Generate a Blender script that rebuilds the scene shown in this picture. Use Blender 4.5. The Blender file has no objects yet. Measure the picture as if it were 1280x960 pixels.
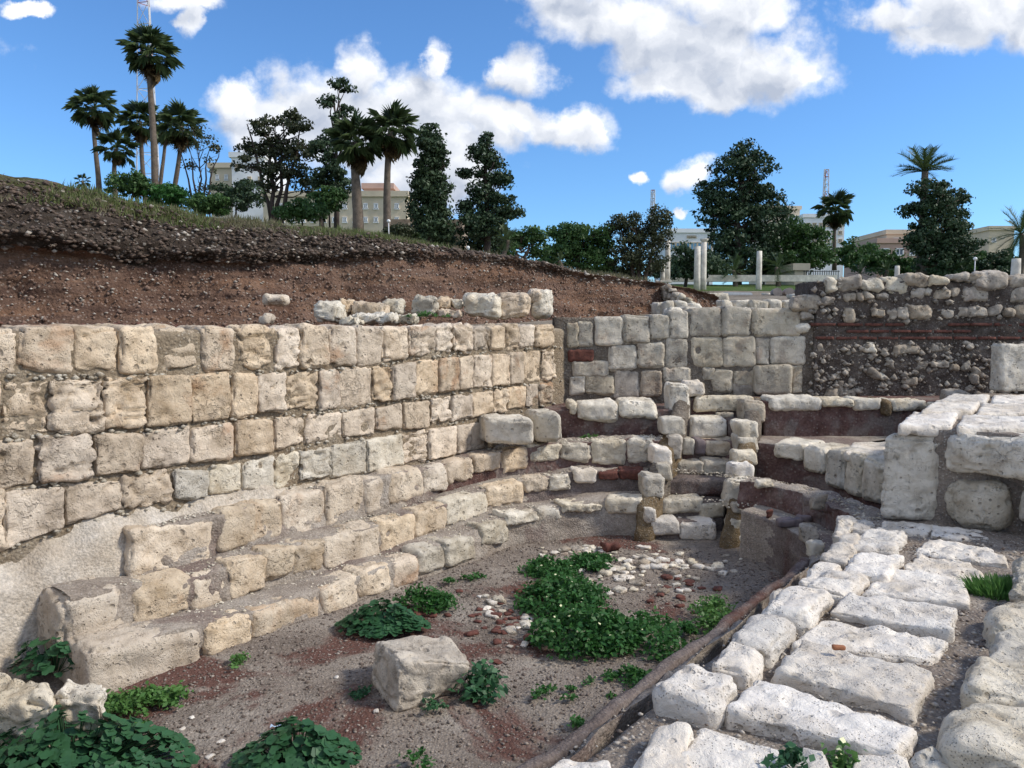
import bpy, math, random
import numpy as np
from mathutils import Vector, Matrix
R = math.radians
random.seed(7); rng = np.random.RandomState(7)
scene = bpy.context.scene
COL = scene.collection

# ------------------------------------------------------------------ camera
F = 950.0; PITCH = R(4.4); EYE = 2.2           # focal length in px of a 1280 wide frame
cam_d = bpy.data.cameras.new('camera'); cam = bpy.data.objects.new('camera', cam_d); COL.objects.link(cam)
cam.location = (0, 0, EYE); cam.rotation_euler = (R(90) - PITCH, 0, 0)
cam_d.sensor_width = 36; cam_d.lens = F / 1280 * 36; cam_d.clip_start = .05; cam_d.clip_end = 5000
scene.camera = cam

# ------------------------------------------------------------------ light
SUN_AZ = R(97); SUN_EL = R(40)                 # azimuth clockwise from +Y
sd = Vector((math.sin(SUN_AZ) * math.cos(SUN_EL), math.cos(SUN_AZ) * math.cos(SUN_EL), math.sin(SUN_EL)))
sl = bpy.data.lights.new('sun', 'SUN'); so = bpy.data.objects.new('sun', sl); COL.objects.link(so)
sl.energy = 2.5; sl.angle = R(8); sl.color = (1, .93, .82)
so.rotation_euler = (-sd).to_track_quat('-Z', 'Y').to_euler(); so.location = (20, 0, 30)
scene.view_settings.view_transform = 'Standard'; scene.view_settings.look = 'None'
scene.view_settings.exposure = 0.62; scene.view_settings.gamma = 1
scene.view_settings.use_curve_mapping = False

# ------------------------------------------------------------------ pixel <-> world helpers
CP, SP = math.cos(PITCH), math.sin(PITCH)
def ray(x, y):
    a = (x - 640) / F; b = (y - 480) / F
    return a, CP - b * SP, b * CP + SP
def onz(x, y, z):
    a, fw, dn = ray(x, y); t = (EYE - z) / dn
    return np.array((a * t, fw * t, z))
def ony(x, y, Y):
    a, fw, dn = ray(x, y); t = Y / fw
    return np.array((a * t, Y, EYE - dn * t))
AX = np.array((.6225, .7826)); NX = np.array((.7826, -.6225))
def SQ(s, q): return AX * s + NX * q

# ------------------------------------------------------------------ world
def build_world():
    w = bpy.data.worlds.new("World"); scene.world = w; w.use_nodes = True
    nt = w.node_tree; N = nt.nodes; L = nt.links; N.clear()
    out = N.new('ShaderNodeOutputWorld'); bg = N.new('ShaderNodeBackground'); L.new(bg.outputs[0], out.inputs[0])
    sky = N.new('ShaderNodeTexSky'); sky.sky_type = 'NISHITA'; sky.sun_disc = False
    sky.sun_elevation = SUN_EL; sky.sun_rotation = SUN_AZ; sky.air_density = 1.0; sky.dust_density = .3; sky.ozone_density = 2.6
    def math_(op, a, b=None, clamp=False):
        n = N.new('ShaderNodeMath'); n.operation = op; n.use_clamp = clamp
        for i, v in enumerate((a, b)):
            if v is None: continue
            if isinstance(v, (int, float)): n.inputs[i].default_value = v
            else: L.new(v, n.inputs[i])
        return n.outputs[0]
    def vm(op, a, b=None, c=None):
        n = N.new('ShaderNodeVectorMath'); n.operation = op
        for i, v in enumerate((a, b, c)):
            if v is None: continue
            if isinstance(v, tuple): n.inputs[i].default_value = v
            else: L.new(v, n.inputs[i])
        return n
    tc = N.new('ShaderNodeTexCoord'); sep = N.new('ShaderNodeSeparateXYZ'); L.new(tc.outputs['Generated'], sep.inputs[0])
    ysafe = math_('MAXIMUM', sep.outputs[1], .02)
    u = math_('DIVIDE', sep.outputs[0], ysafe); v = math_('DIVIDE', sep.outputs[2], ysafe)
    cmb = N.new('ShaderNodeCombineXYZ'); L.new(u, cmb.inputs[0]); L.new(v, cmb.inputs[1])
    uv = cmb.outputs[0]
    # wispy warp of the cloud plan
    wn = N.new('ShaderNodeTexNoise'); wn.inputs['Scale'].default_value = 9; wn.inputs['Detail'].default_value = 7; wn.inputs['Roughness'].default_value = .6
    L.new(uv, wn.inputs['Vector'])
    wsub = vm('SUBTRACT', wn.outputs['Color'], (.5, .5, .5)); wsc = vm('MULTIPLY', wsub.outputs[0], (.11, .08, 0))
    wuv = vm('ADD', uv, wsc.outputs[0]).outputs[0]
    blobs = [(330,150,66,36),(395,130,64,50),(452,92,34,42),(470,160,95,66),(540,135,62,50),(560,200,66,62),(545,75,16,26),(510,225,70,44),
             (610,160,48,34),(298,128,38,22),(650,92,42,30),(622,88,20,24),(700,158,72,24),(745,160,24,16),(650,150,34,20),
             (770,22,110,34),(860,52,92,46),(945,88,84,48),(838,98,62,22),(905,122,44,22),(985,92,42,26),(700,-14,80,24),(900,5,80,40),
             (1120,18,58,22),(1200,12,95,44),(1175,45,62,24),(1275,22,60,42),(868,216,30,20),(795,219,13,9),(850,262,12,6),
             (232,-8,44,16),(240,20,14,24),(30,6,30,8),(850,292,18,8),(1500,-60,140,60),(-150,60,120,40),(300,-260,220,60),(1000,-300,260,80)]
    def field(vec):
        m = None
        for (x, y, rx, ry) in blobs:
            a, fw, dn = ray(x, y); cu, cv = a / fw, -dn / fw
            su, sv = F / (rx * 1.24), F / (ry * 1.24)
            d = vm('MULTIPLY_ADD', vec, (su, sv, 0), (-cu * su, -cv * sv, 0))
            l = vm('LENGTH', d.outputs[0]).outputs['Value']
            m = l if m is None else math_('SMOOTH_MIN' if False else 'MINIMUM', m, l)
        return math_('SUBTRACT', 1.0, m)
    f0 = field(wuv)
    f1 = field(vm('ADD', wuv, (.012, .028, 0)).outputs[0])
    n2 = N.new('ShaderNodeTexNoise'); n2.inputs['Scale'].default_value = 14; n2.inputs['Detail'].default_value = 8; n2.inputs['Roughness'].default_value = .58
    L.new(uv, n2.inputs['Vector'])
    n2o = math_('MULTIPLY', math_('SUBTRACT', n2.outputs['Fac'], .5), 1.5)
    dens = math_('ADD', f0, n2o)
    mr = N.new('ShaderNodeMapRange'); mr.interpolation_type = 'SMOOTHSTEP'; mr.inputs['From Min'].default_value = -.05; mr.inputs['From Max'].default_value = .52
    L.new(dens, mr.inputs['Value'])
    front = math_('GREATER_THAN', sep.outputs[1], .05)
    mask = math_('MULTIPLY', mr.outputs[0], front)
    # unseen cumulus behind the camera, cover thickened to whiten the ambient light
    n3 = N.new('ShaderNodeTexNoise'); n3.inputs['Scale'].default_value = 3.2; n3.inputs['Detail'].default_value = 7; L.new(tc.outputs['Generated'], n3.inputs['Vector'])
    mr3 = N.new('ShaderNodeMapRange'); mr3.interpolation_type = 'SMOOTHSTEP'; mr3.inputs['From Min'].default_value = .43; mr3.inputs['From Max'].default_value = .56
    L.new(n3.outputs['Fac'], mr3.inputs['Value'])
    back = math_('SUBTRACT', 1.0, front)
    mask = math_('MAXIMUM', mask, math_('MULTIPLY', mr3.outputs[0], math_('MULTIPLY', back, .9)), True)
    up = math_('MULTIPLY', sep.outputs[2], 12, True); mask = math_('MULTIPLY', mask, up)
    # self shading: thicker towards the light means darker here
    sh = N.new('ShaderNodeMapRange'); sh.inputs['From Min'].default_value = -.25; sh.inputs['From Max'].default_value = 1.15
    sh.inputs['To Min'].default_value = 1; sh.inputs['To Max'].default_value = 0
    n4 = N.new('ShaderNodeTexNoise'); n4.inputs['Scale'].default_value = 22; n4.inputs['Detail'].default_value = 6; L.new(wuv, n4.inputs['Vector'])
    shv = math_('ADD', f1, math_('MULTIPLY', math_('SUBTRACT', n4.outputs['Fac'], .5), 2.6)); L.new(shv, sh.inputs['Value'])
    cr = N.new('ShaderNodeMix'); cr.data_type = 'RGBA'; cr.inputs[6].default_value = (3.1, 3.5, 4.3, 1); cr.inputs[7].default_value = (7.2, 7.3, 7.5, 1)
    L.new(sh.outputs[0], cr.inputs[0])
    # the deep polarised blue of this sky
    tint = N.new('ShaderNodeMix'); tint.data_type = 'RGBA'; tint.blend_type = 'MULTIPLY'; tint.inputs[0].default_value = 1
    L.new(sky.outputs[0], tint.inputs[6]); tint.inputs[7].default_value = (.58, .87, 1.16, 1)
    mx = N.new('ShaderNodeMix'); mx.data_type = 'RGBA'; L.new(mask, mx.inputs[0]); L.new(tint.outputs[2], mx.inputs[6]); L.new(cr.outputs[2], mx.inputs[7])
    L.new(mx.outputs[2], bg.inputs[0]); bg.inputs[1].default_value = .105
build_world()

# ------------------------------------------------------------------ numpy noise
def _h(i, j, k):
    n = (i.astype(np.int64) * 374761393 + j.astype(np.int64) * 668265263 + k.astype(np.int64) * 2147483647 % 4294967291 + k.astype(np.int64) * 1274126177) & 0xffffffff
    n = ((n ^ (n >> 13)) * 1274126177) & 0xffffffff
    n = ((n ^ (n >> 16)) * 2246822519) & 0xffffffff
    return ((n ^ (n >> 15)) & 0xffffff) / float(0xffffff)
def vnoise(P):
    P = np.asarray(P, float); I = np.floor(P); f = P - I; f = f * f * (3 - 2 * f)
    i, j, k = I[:, 0], I[:, 1], I[:, 2]; r = 0
    for a in (0, 1):
        for b in (0, 1):
            for c in (0, 1):
                wgt = (f[:, 0] if a else 1 - f[:, 0]) * (f[:, 1] if b else 1 - f[:, 1]) * (f[:, 2] if c else 1 - f[:, 2])
                r = r + wgt * _h(i + a, j + b, k + c)
    return r * 2 - 1
def fbm(P, octv=3, gain=.5):
    r = 0; a = 1; s = 0; P = np.asarray(P, float)
    for o in range(octv):
        r = r + a * vnoise(P * (2.03 ** o) + 17.3 * o); s += a; a *= gain
    return r / s
def worley(P):
    P = np.asarray(P, float); I = np.floor(P); best = np.full(len(P), 9.0); idv = np.zeros(len(P))
    for a in (-1, 0, 1):
        for b in (-1, 0, 1):
            for c in (-1, 0, 1):
                i, j, k = I[:, 0] + a, I[:, 1] + b, I[:, 2] + c
                q = np.stack((i + _h(i, j, k), j + _h(i + 71, j, k + 3), k + _h(i, j + 37, k + 11)), 1)
                d = np.sqrt(((P - q) ** 2).sum(1)); m = d < best; best[m] = d[m]
                idv[m] = _h(i + 5, j + 9, k + 2)[m]
    return best, idv
def sstep(a, b, x):
    t = np.clip((x - a) / (b - a), 0, 1); return t * t * (3 - 2 * t)

# ------------------------------------------------------------------ object helpers
def mesh_np(name, V, Fc, mat=None, smooth=True):
    me = bpy.data.meshes.new(name); V = np.asarray(V, np.float32)
    if isinstance(Fc, np.ndarray):
        n, k = Fc.shape
        me.vertices.add(len(V)); me.vertices.foreach_set('co', V.ravel())
        me.loops.add(n * k); me.loops.foreach_set('vertex_index', Fc.astype(np.int32).ravel())
        me.polygons.add(n); me.polygons.foreach_set('loop_start', np.arange(0, n * k, k, dtype=np.int32))
        me.polygons.foreach_set('loop_total', np.full(n, k, np.int32)); me.update(calc_edges=True); me.validate()
    else:
        me.from_pydata([tuple(map(float, v)) for v in V], [], [tuple(f) for f in Fc]); me.update()
    if smooth: me.polygons.foreach_set('use_smooth', [True] * len(me.polygons))
    if mat: me.materials.append(mat)
    return me
def obj(name, me, parent=None, loc=None, kind=None, label=None):
    o = bpy.data.objects.new(name, me); COL.objects.link(o)
    if parent is not None:
        o.parent = parent
        if loc is not None: o.location = Vector(loc) - WORLD_LOC[parent.name]
        else: o.location = -WORLD_LOC[parent.name]
        WORLD_LOC[o.name] = Vector(loc) if loc is not None else Vector((0, 0, 0))
    else:
        if loc is not None: o.location = loc
        WORLD_LOC[o.name] = Vector(loc) if loc is not None else Vector((0, 0, 0))
    if kind: o['kind'] = kind
    if label: o['label'] = label
    return o
WORLD_LOC = {}
def tag(o, label, cat, group=None, kind=None):
    o['label'] = label; o['category'] = cat
    if group: o['group'] = group
    if kind: o['kind'] = kind
    return o
def thing(name, label, cat, loc, group=None):
    return tag(obj(name, None, None, loc), label, cat, group)

_cg = {}
def cube_grid(nx, ny, nz):
    k = (nx, ny, nz)
    if k in _cg: return _cg[k]
    idx = {}; V = []; Fc = []
    def vid(i, j, l):
        t = (i, j, l)
        if t not in idx: idx[t] = len(V); V.append((i / nx * 2 - 1, j / ny * 2 - 1, l / nz * 2 - 1))
        return idx[t]
    for j in range(ny):
        for l in range(nz):
            Fc.append((vid(0, j, l), vid(0, j, l + 1), vid(0, j + 1, l + 1), vid(0, j + 1, l)))
            Fc.append((vid(nx, j, l), vid(nx, j + 1, l), vid(nx, j + 1, l + 1), vid(nx, j, l + 1)))
    for i in range(nx):
        for l in range(nz):
            Fc.append((vid(i, 0, l), vid(i + 1, 0, l), vid(i + 1, 0, l + 1), vid(i, 0, l + 1)))
            Fc.append((vid(i, ny, l), vid(i, ny, l + 1), vid(i + 1, ny, l + 1), vid(i + 1, ny, l)))
    for i in range(nx):
        for j in range(ny):
            Fc.append((vid(i, j, 0), vid(i, j + 1, 0), vid(i + 1, j + 1, 0), vid(i + 1, j, 0)))
            Fc.append((vid(i, j, nz), vid(i + 1, j, nz), vid(i + 1, j + 1, nz), vid(i, j + 1, nz)))
    _cg[k] = (np.array(V), np.array(Fc)); return _cg[k]

def stone(C8, mat, parent=None, name='stone', res=.035, rnd=.25, amp=.02, pit=.0, pitscale=14, jit=.05, ridge=0, loc=None, rough=.75, chipf=.14):
    """C8: 8 world corners (front: bl br tr tl, back: bl br tr tl); a weathered, rounded and pitted block."""
    C = np.array(C8, float)
    w = (np.linalg.norm(C[1] - C[0]) + np.linalg.norm(C[2] - C[3])) / 2
    h = (np.linalg.norm(C[3] - C[0]) + np.linalg.norm(C[2] - C[1])) / 2
    d = (np.linalg.norm(C[4] - C[0]) + np.linalg.norm(C[6] - C[2])) / 2
    mn = min(w, h, d)
    C = C + rng.uniform(-1, 1, C.shape) * jit * mn
    nx, ny, nz = (int(np.clip(round(t / res), 3, 48)) for t in (w, d, h))
    V, Fc = cube_grid(nx, ny, nz)
    P = np.sign(V) * np.abs(V) ** .85
    half = np.array((w, d, h)) / 2
    r = min(rnd * mn, mn * .48)
    X = P * half; inner = half - r; Q = np.clip(X, -inner, inner); D = X - Q
    ln = np.linalg.norm(D, axis=1, keepdims=True); ln[ln < 1e-9] = 1; Dn = D / ln
    X = Q + Dn * r
    T = X / half
    a, b, c = (T[:, 0:1] + 1) / 2, (T[:, 1:2] + 1) / 2, (T[:, 2:3] + 1) / 2
    fr = (C[0] * (1 - a) + C[1] * a) * (1 - c) + (C[3] * (1 - a) + C[2] * a) * c
    bk = (C[4] * (1 - a) + C[5] * a) * (1 - c) + (C[7] * (1 - a) + C[6] * a) * c
    W = fr * (1 - b) + bk * b
    ux = C[1] - C[0]; ux = ux / np.linalg.norm(ux); uy = C[4] - C[0]; uy = uy / np.linalg.norm(uy); uz = C[3] - C[0]; uz = uz / np.linalg.norm(uz)
    Nn = Dn[:, 0:1] * ux + Dn[:, 1:2] * uy + Dn[:, 2:3] * uz
    off = rng.uniform(-50, 50, 3)
    S = W + off
    k = 1 / max(mn, .06)
    edge = sstep(.02, .30, 1 - np.abs(Dn).max(1))
    chip = -edge * mn * chipf * np.maximum(0, fbm(S * k * 2.6 + 31, 3, .6)) * 1.6
    disp = chip + amp * 1.5 * fbm(S * k * 1.3, 2) + amp * rough * fbm(S * k * 4.2, 3, .6)
    if ridge: disp -= ridge * sstep(.25, .02, np.abs(fbm(S * np.array((1, 1, 2.2)) * k * 1.7, 2)))
    if pit:
        f1, idv = worley(S * pitscale + .6 * fbm(S * pitscale * .7, 2)[:, None])
        clump = sstep(-.15, .4, fbm(S * k * 1.5 + 9, 2))
        disp -= pit * sstep(.42, .12, f1) * (idv > .45) * (.25 + .75 * clump)
        f2, id2 = worley(S * pitscale * .38 + 4)
        disp -= pit * 2.0 * sstep(.3, .1, f2) * (id2 > .78)
    W = W + Nn * disp[:, None]
    ctr = C.mean(0) if loc is None else np.array(loc)
    me = mesh_np(name, W - ctr, Fc, mat)
    return obj(name, me, parent, ctr)

def face_stone(fn, quad, front, depth, mat, parent, **kw):
    """quad: 4 (u,z) corners bl br tr tl on a wall; fn(u) -> (xy, outward normal)."""
    C = []
    for off in (front, front - depth):
        for (u, z) in quad:
            xy, n = fn(u); p = xy + n * off; C.append((p[0], p[1], z))
    return stone(C, mat, parent, **kw)

class Track:
    def __init__(s, pts, flip=1):
        s.p = np.array(pts, float); d = np.diff(s.p, axis=0); s.l = np.linalg.norm(d, axis=1)
        s.u = np.concatenate(([0], np.cumsum(s.l))); s.len = s.u[-1]
        t = d / s.l[:, None]; s.t = t; s.flip = flip
    def at(s, u):
        i = int(np.clip(np.searchsorted(s.u, u) - 1, 0, len(s.l) - 1))
        xy = s.p[i] + s.t[i] * (u - s.u[i]); t = s.t[i]
        return xy, np.array((t[1], -t[0])) * s.flip
    def pix(s, x, y, pick='far'):
        a, fw, dn = ray(x, y); best = None
        cr = s.p[:, 0] * fw - s.p[:, 1] * a
        for i in range(len(cr) - 1):
            if (cr[i] <= 0 < cr[i + 1]) or (cr[i] > 0 >= cr[i + 1]):
                t = cr[i] / (cr[i] - cr[i + 1]); P = s.p[i] * (1 - t) + s.p[i + 1] * t
                if P[1] < .5: continue
                if best is None or (P[1] > best[2] if pick == 'far' else P[1] < best[2]):
                    best = (s.u[i] + t * s.l[i], EYE - dn * P[1] / fw, P[1])
        return best
    def quad(s, x0, x1, yt0, yt1, yb0, yb1, pick='far'):
        r = [s.pix(x0, yb0, pick), s.pix(x1, yb1, pick), s.pix(x1, yt1, pick), s.pix(x0, yt0, pick)]
        return None if any(v is None for v in r) else [(v[0], v[1]) for v in r]

def U_track(w, s0=.3, s1=.5, right=True, end_ang=None):
    pts = [SQ(s, -4.68 - w) for s in np.linspace(s0, 5.6, 40)]
    a1 = 180 if end_ang is None else end_ang
    for k in np.linspace(0, a1, 46):
        t = R(k); r = 1.46 + w; pts.append(SQ(5.65 + math.sin(t) * r, -3.22 - math.cos(t) * r))
    if right and end_ang is None:
        for s in np.linspace(5.55, s1, 40): pts.append(SQ(s, -1.76 + w))
    return Track(pts)

# ------------------------------------------------------------------ materials
def new_mat(name):
    m = bpy.data.materials.new(name); m.use_nodes = True; nt = m.node_tree
    return m, nt, nt.nodes, nt.links, nt.nodes['Principled BSDF']
def ramp(N, L, fac, stops):
    r = N.new('ShaderNodeValToRGB'); e = r.color_ramp.elements
    while len(e) < len(stops): e.new(.5)
    for i, (p, c) in enumerate(stops): e[i].position = p; e[i].color = (*c, 1) if len(c) == 3 else c
    L.new(fac, r.inputs[0]); return r.outputs[0]
def mix(N, L, fac, a, b, mode='MIX'):
    m = N.new('ShaderNodeMix'); m.data_type = 'RGBA'; m.blend_type = mode
    for s, v in ((0, fac), (6, a), (7, b)):
        if isinstance(v, (int, float)): m.inputs[s].default_value = v
        elif isinstance(v, tuple): m.inputs[s].default_value = (*v, 1)
        else: L.new(v, m.inputs[s])
    return m.outputs[2]
def noise(N, L, vec, sc, det=5, rough=.55, dist=0):
    n = N.new('ShaderNodeTexNoise'); n.inputs['Scale'].default_value = sc; n.inputs['Detail'].default_value = det
    n.inputs['Roughness'].default_value = rough; n.inputs['Distortion'].default_value = dist; L.new(vec, n.inputs['Vector']); return n.outputs['Fac']
def maprange(N, L, v, a, b, c=0, d=1):
    m = N.new('ShaderNodeMapRange'); m.interpolation_type = 'SMOOTHSTEP'; L.new(v, m.inputs['Value'])
    for k, x in zip(('From Min', 'From Max', 'To Min', 'To Max'), (a, b, c, d)): m.inputs[k].default_value = x
    return m.outputs[0]
def mth(N, L, op, a, b=None):
    n = N.new('ShaderNodeMath'); n.operation = op
    for i, v in enumerate((a, b)):
        if v is None: continue
        if isinstance(v, (int, float)): n.inputs[i].default_value = v
        else: L.new(v, n.inputs[i])
    return n.outputs[0]
def objvec(N, L, per_obj=True):
    tc = N.new('ShaderNodeTexCoord')
    if not per_obj: return tc.outputs['Object'], None
    oi = N.new('ShaderNodeObjectInfo'); c = N.new('ShaderNodeCombineXYZ')
    k = mth(N, L, 'MULTIPLY', oi.outputs['Random'], 57.0)
    for i in range(3): L.new(k, c.inputs[i])
    a = N.new('ShaderNodeVectorMath'); a.operation = 'ADD'; L.new(tc.outputs['Object'], a.inputs[0]); L.new(c.outputs[0], a.inputs[1])
    return a.outputs[0], oi.outputs['Random']
def bump(N, L, h, strength, dist, nrm=None):
    b = N.new('ShaderNodeBump'); b.inputs['Strength'].default_value = strength; b.inputs['Distance'].default_value = dist
    L.new(h, b.inputs['Height'])
    if nrm is not None: L.new(nrm, b.inputs['Normal'])
    return b.outputs[0]

def stone_mat(name, light, mid, dark, stain=(.34, .17, .07), stain_amt=.35, grey=(.2, .18, .16), grey_amt=.35, pits=.6, scale=1.0):
    m, nt, N, L, B = new_mat(name); v, rnd = objvec(N, L)
    n1 = noise(N, L, v, 5 * scale, 8, .62); base = ramp(N, L, n1, [(.34, dark), (.48, mid), (.62, light)])
    # each stone has its own tone
    hv = N.new('ShaderNodeHueSaturation'); L.new(base, hv.inputs['Color'])
    L.new(mth(N, L, 'ADD', mth(N, L, 'MULTIPLY', rnd, .34), .80), hv.inputs['Value'])
    r2 = mth(N, L, 'FRACT', mth(N, L, 'MULTIPLY', rnd, 7.31)); L.new(mth(N, L, 'ADD', mth(N, L, 'MULTIPLY', r2, .35), .80), hv.inputs['Saturation'])
    col = hv.outputs[0]
    n2 = noise(N, L, v, 2.6 * scale, 5, .6, .6)
    thr = mth(N, L, 'ADD', mth(N, L, 'MULTIPLY', mth(N, L, 'FRACT', mth(N, L, 'MULTIPLY', rnd, 13.7)), -.13), .66)
    s = mth(N, L, 'MULTIPLY', mth(N, L, 'SUBTRACT', n2, thr), 9); sc = N.new('ShaderNodeClamp'); L.new(s, sc.inputs[0])
    col = mix(N, L, mth(N, L, 'MULTIPLY', sc.outputs[0], stain_amt), col, stain)
    n3 = noise(N, L, v, 3.4 * scale + .3, 7, .7, .3); g = maprange(N, L, n3, .52, .72)
    col = mix(N, L, mth(N, L, 'MULTIPLY', g, grey_amt), col, grey)
    # small solution pits: recessed and coloured darker than the face
    vo = N.new('ShaderNodeTexVoronoi'); vo.inputs['Scale'].default_value = 34 * scale; vo.inputs['Randomness'].default_value = 1
    L.new(v, vo.inputs['Vector'])
    cl = maprange(N, L, noise(N, L, v, 6 * scale, 3), .44, .62)
    sc1 = N.new('ShaderNodeSeparateColor'); L.new(vo.outputs['Color'], sc1.inputs[0])
    rad = mth(N, L, 'ADD', mth(N, L, 'MULTIPLY', mth(N, L, 'POWER', sc1.outputs[0], 3.0), .42), .03)
    wv = mth(N, L, 'ADD', vo.outputs['Distance'], mth(N, L, 'MULTIPLY', mth(N, L, 'SUBTRACT', noise(N, L, v, 70 * scale, 3), .5), .16))
    pr = mth(N, L, 'MULTIPLY', maprange(N, L, mth(N, L, 'DIVIDE', wv, rad), 1.1, .6), cl)
    vo2 = N.new('ShaderNodeTexVoronoi'); vo2.inputs['Scale'].default_value = 90 * scale; L.new(v, vo2.inputs['Vector'])
    pr2 = mth(N, L, 'MULTIPLY', maprange(N, L, vo2.outputs['Distance'], .30, .12), maprange(N, L, noise(N, L, v, 11 * scale, 3), .45, .6))
    vo3 = N.new('ShaderNodeTexVoronoi'); vo3.inputs['Scale'].default_value = 15 * scale; L.new(v, vo3.inputs['Vector'])
    sc3 = N.new('ShaderNodeSeparateColor'); L.new(vo3.outputs['Color'], sc3.inputs[0])
    rad3 = mth(N, L, 'ADD', mth(N, L, 'MULTIPLY', mth(N, L, 'POWER', sc3.outputs[1], 4.0), .40), .01)
    wv3 = mth(N, L, 'ADD', vo3.outputs['Distance'], mth(N, L, 'MULTIPLY', mth(N, L, 'SUBTRACT', noise(N, L, v, 34 * scale, 4), .5), .3))
    pr3 = mth(N, L, 'MULTIPLY', maprange(N, L, mth(N, L, 'DIVIDE', wv3, rad3), 1.15, .5), maprange(N, L, noise(N, L, v, 4 * scale, 3), .42, .56))
    # eroded honeycomb patches
    hc = mth(N, L, 'MULTIPLY', maprange(N, L, noise(N, L, v, 24 * scale, 4, .55, .6), .50, .60), maprange(N, L, noise(N, L, v, 3.1 * scale, 3), .52, .62))
    pt = mth(N, L, 'MAXIMUM', mth(N, L, 'MAXIMUM', pr, pr2), mth(N, L, 'MAXIMUM', pr3, mth(N, L, 'MULTIPLY', hc, .55)))
    col = mix(N, L, mth(N, L, 'MULTIPLY', pt, pits * .75), col, (.09, .065, .045))
    L.new(col, B.inputs['Base Color']); B.inputs['Roughness'].default_value = .92; B.inputs['Specular IOR Level'].default_value = .15
    fine = noise(N, L, v, 60 * scale, 6, .7); crack = noise(N, L, v, 14 * scale, 8, .7, .8)
    h = mth(N, L, 'ADD', mth(N, L, 'MULTIPLY', fine, .35), crack); h = mth(N, L, 'SUBTRACT', h, mth(N, L, 'MULTIPLY', pt, 1.3 * pits))
    L.new(bump(N, L, h, 1, .022), B.inputs['Normal']); return m

def earth_mat(name, stops, sc=2.0, speck=(.42, .38, .33), speck_sc=70, speck_amt=.5, patch=None, bumpd=.02, patch_sc=.8, patch_lo=.5, patch_hi=.6, strata=False):
    m, nt, N, L, B = new_mat(name); tc = N.new('ShaderNodeTexCoord'); v = tc.outputs['Object']
    col = ramp(N, L, noise(N, L, v, sc, 9, .65), stops)
    if patch: col = mix(N, L, maprange(N, L, noise(N, L, v, patch_sc, 6, .6, .5), patch_lo, patch_hi), col, patch)
    if strata:
        mp = N.new('ShaderNodeMapping'); mp.inputs['Scale'].default_value = (.5, .5, 5); L.new(v, mp.inputs['Vector'])
        col = mix(N, L, .8, col, ramp(N, L, noise(N, L, mp.outputs[0], 1.6, 5, .6, .4), [(.36, (.55, .55, .6)), (.5, (1, 1, 1)), (.66, (1.35, 1.25, 1.1))]), 'MULTIPLY')
    g = noise(N, L, v, 38, 5, .7); col = mix(N, L, .75, col, ramp(N, L, g, [(.3, (.35, .35, .35)), (.7, (1, 1, 1))]), 'MULTIPLY')
    vo = N.new('ShaderNodeTexVoronoi'); vo.inputs['Scale'].default_value = speck_sc; L.new(v, vo.inputs['Vector'])
    sep = N.new('ShaderNodeSeparateColor'); L.new(vo.outputs['Color'], sep.inputs[0])
    pick = mth(N, L, 'MULTIPLY', mth(N, L, 'GREATER_THAN', sep.outputs[0], .72), maprange(N, L, vo.outputs['Distance'], .42, .3))
    col = mix(N, L, mth(N, L, 'MULTIPLY', pick, speck_amt), col, speck)
    L.new(col, B.inputs['Base Color']); B.inputs['Roughness'].default_value = .97; B.inputs['Specular IOR Level'].default_value = .1
    h = mth(N, L, 'ADD', mth(N, L, 'MULTIPLY', noise(N, L, v, 26, 8, .75), 1.0), mth(N, L, 'MULTIPLY', vo.outputs['Distance'], -.5))
    L.new(bump(N, L, h, 1, bumpd), B.inputs['Normal']); return m

def leaf_mat(name, c1, c2, trans=.25, rough=.55):
    m, nt, N, L, B = new_mat(name)
    at = N.new('ShaderNodeAttribute'); at.attribute_name = 'tone'
    geo = N.new('ShaderNodeNewGeometry'); oi = N.new('ShaderNodeObjectInfo')
    f = mth(N, L, 'ADD', mth(N, L, 'MULTIPLY', geo.outputs['Random Per Island'], .7), mth(N, L, 'MULTIPLY', oi.outputs['Random'], .3))
    col = mix(N, L, f, c1, c2)
    L.new(col, B.inputs['Base Color']); B.inputs['Roughness'].default_value = rough; B.inputs['Specular IOR Level'].default_value = .3
    tr = N.new('ShaderNodeBsdfTranslucent'); L.new(col, tr.inputs[0]); ms = N.new('ShaderNodeMixShader'); ms.inputs[0].default_value = trans
    L.new(B.outputs[0], ms.inputs[1]); L.new(tr.outputs[0], ms.inputs[2]); L.new(ms.outputs[0], N['Material Output'].inputs[0]); return m
def plain_mat(name, c, rough=.8, sc=6, var=.25, metal=0, bd=.004):
    m, nt, N, L, B = new_mat(name); v, rnd = objvec(N, L)
    col = mix(N, L, 1.0, c, ramp(N, L, noise(N, L, v, sc, 7, .65), [(.3, (1 - var,) * 3), (.7, (1 + var * .3,) * 3)]), 'MULTIPLY')
    L.new(col, B.inputs['Base Color']); B.inputs['Roughness'].default_value = rough; B.inputs['Metallic'].default_value = metal
    if bd: L.new(bump(N, L, noise(N, L, v, sc * 5, 6, .7), .7, bd), B.inputs['Normal'])
    return m

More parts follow.
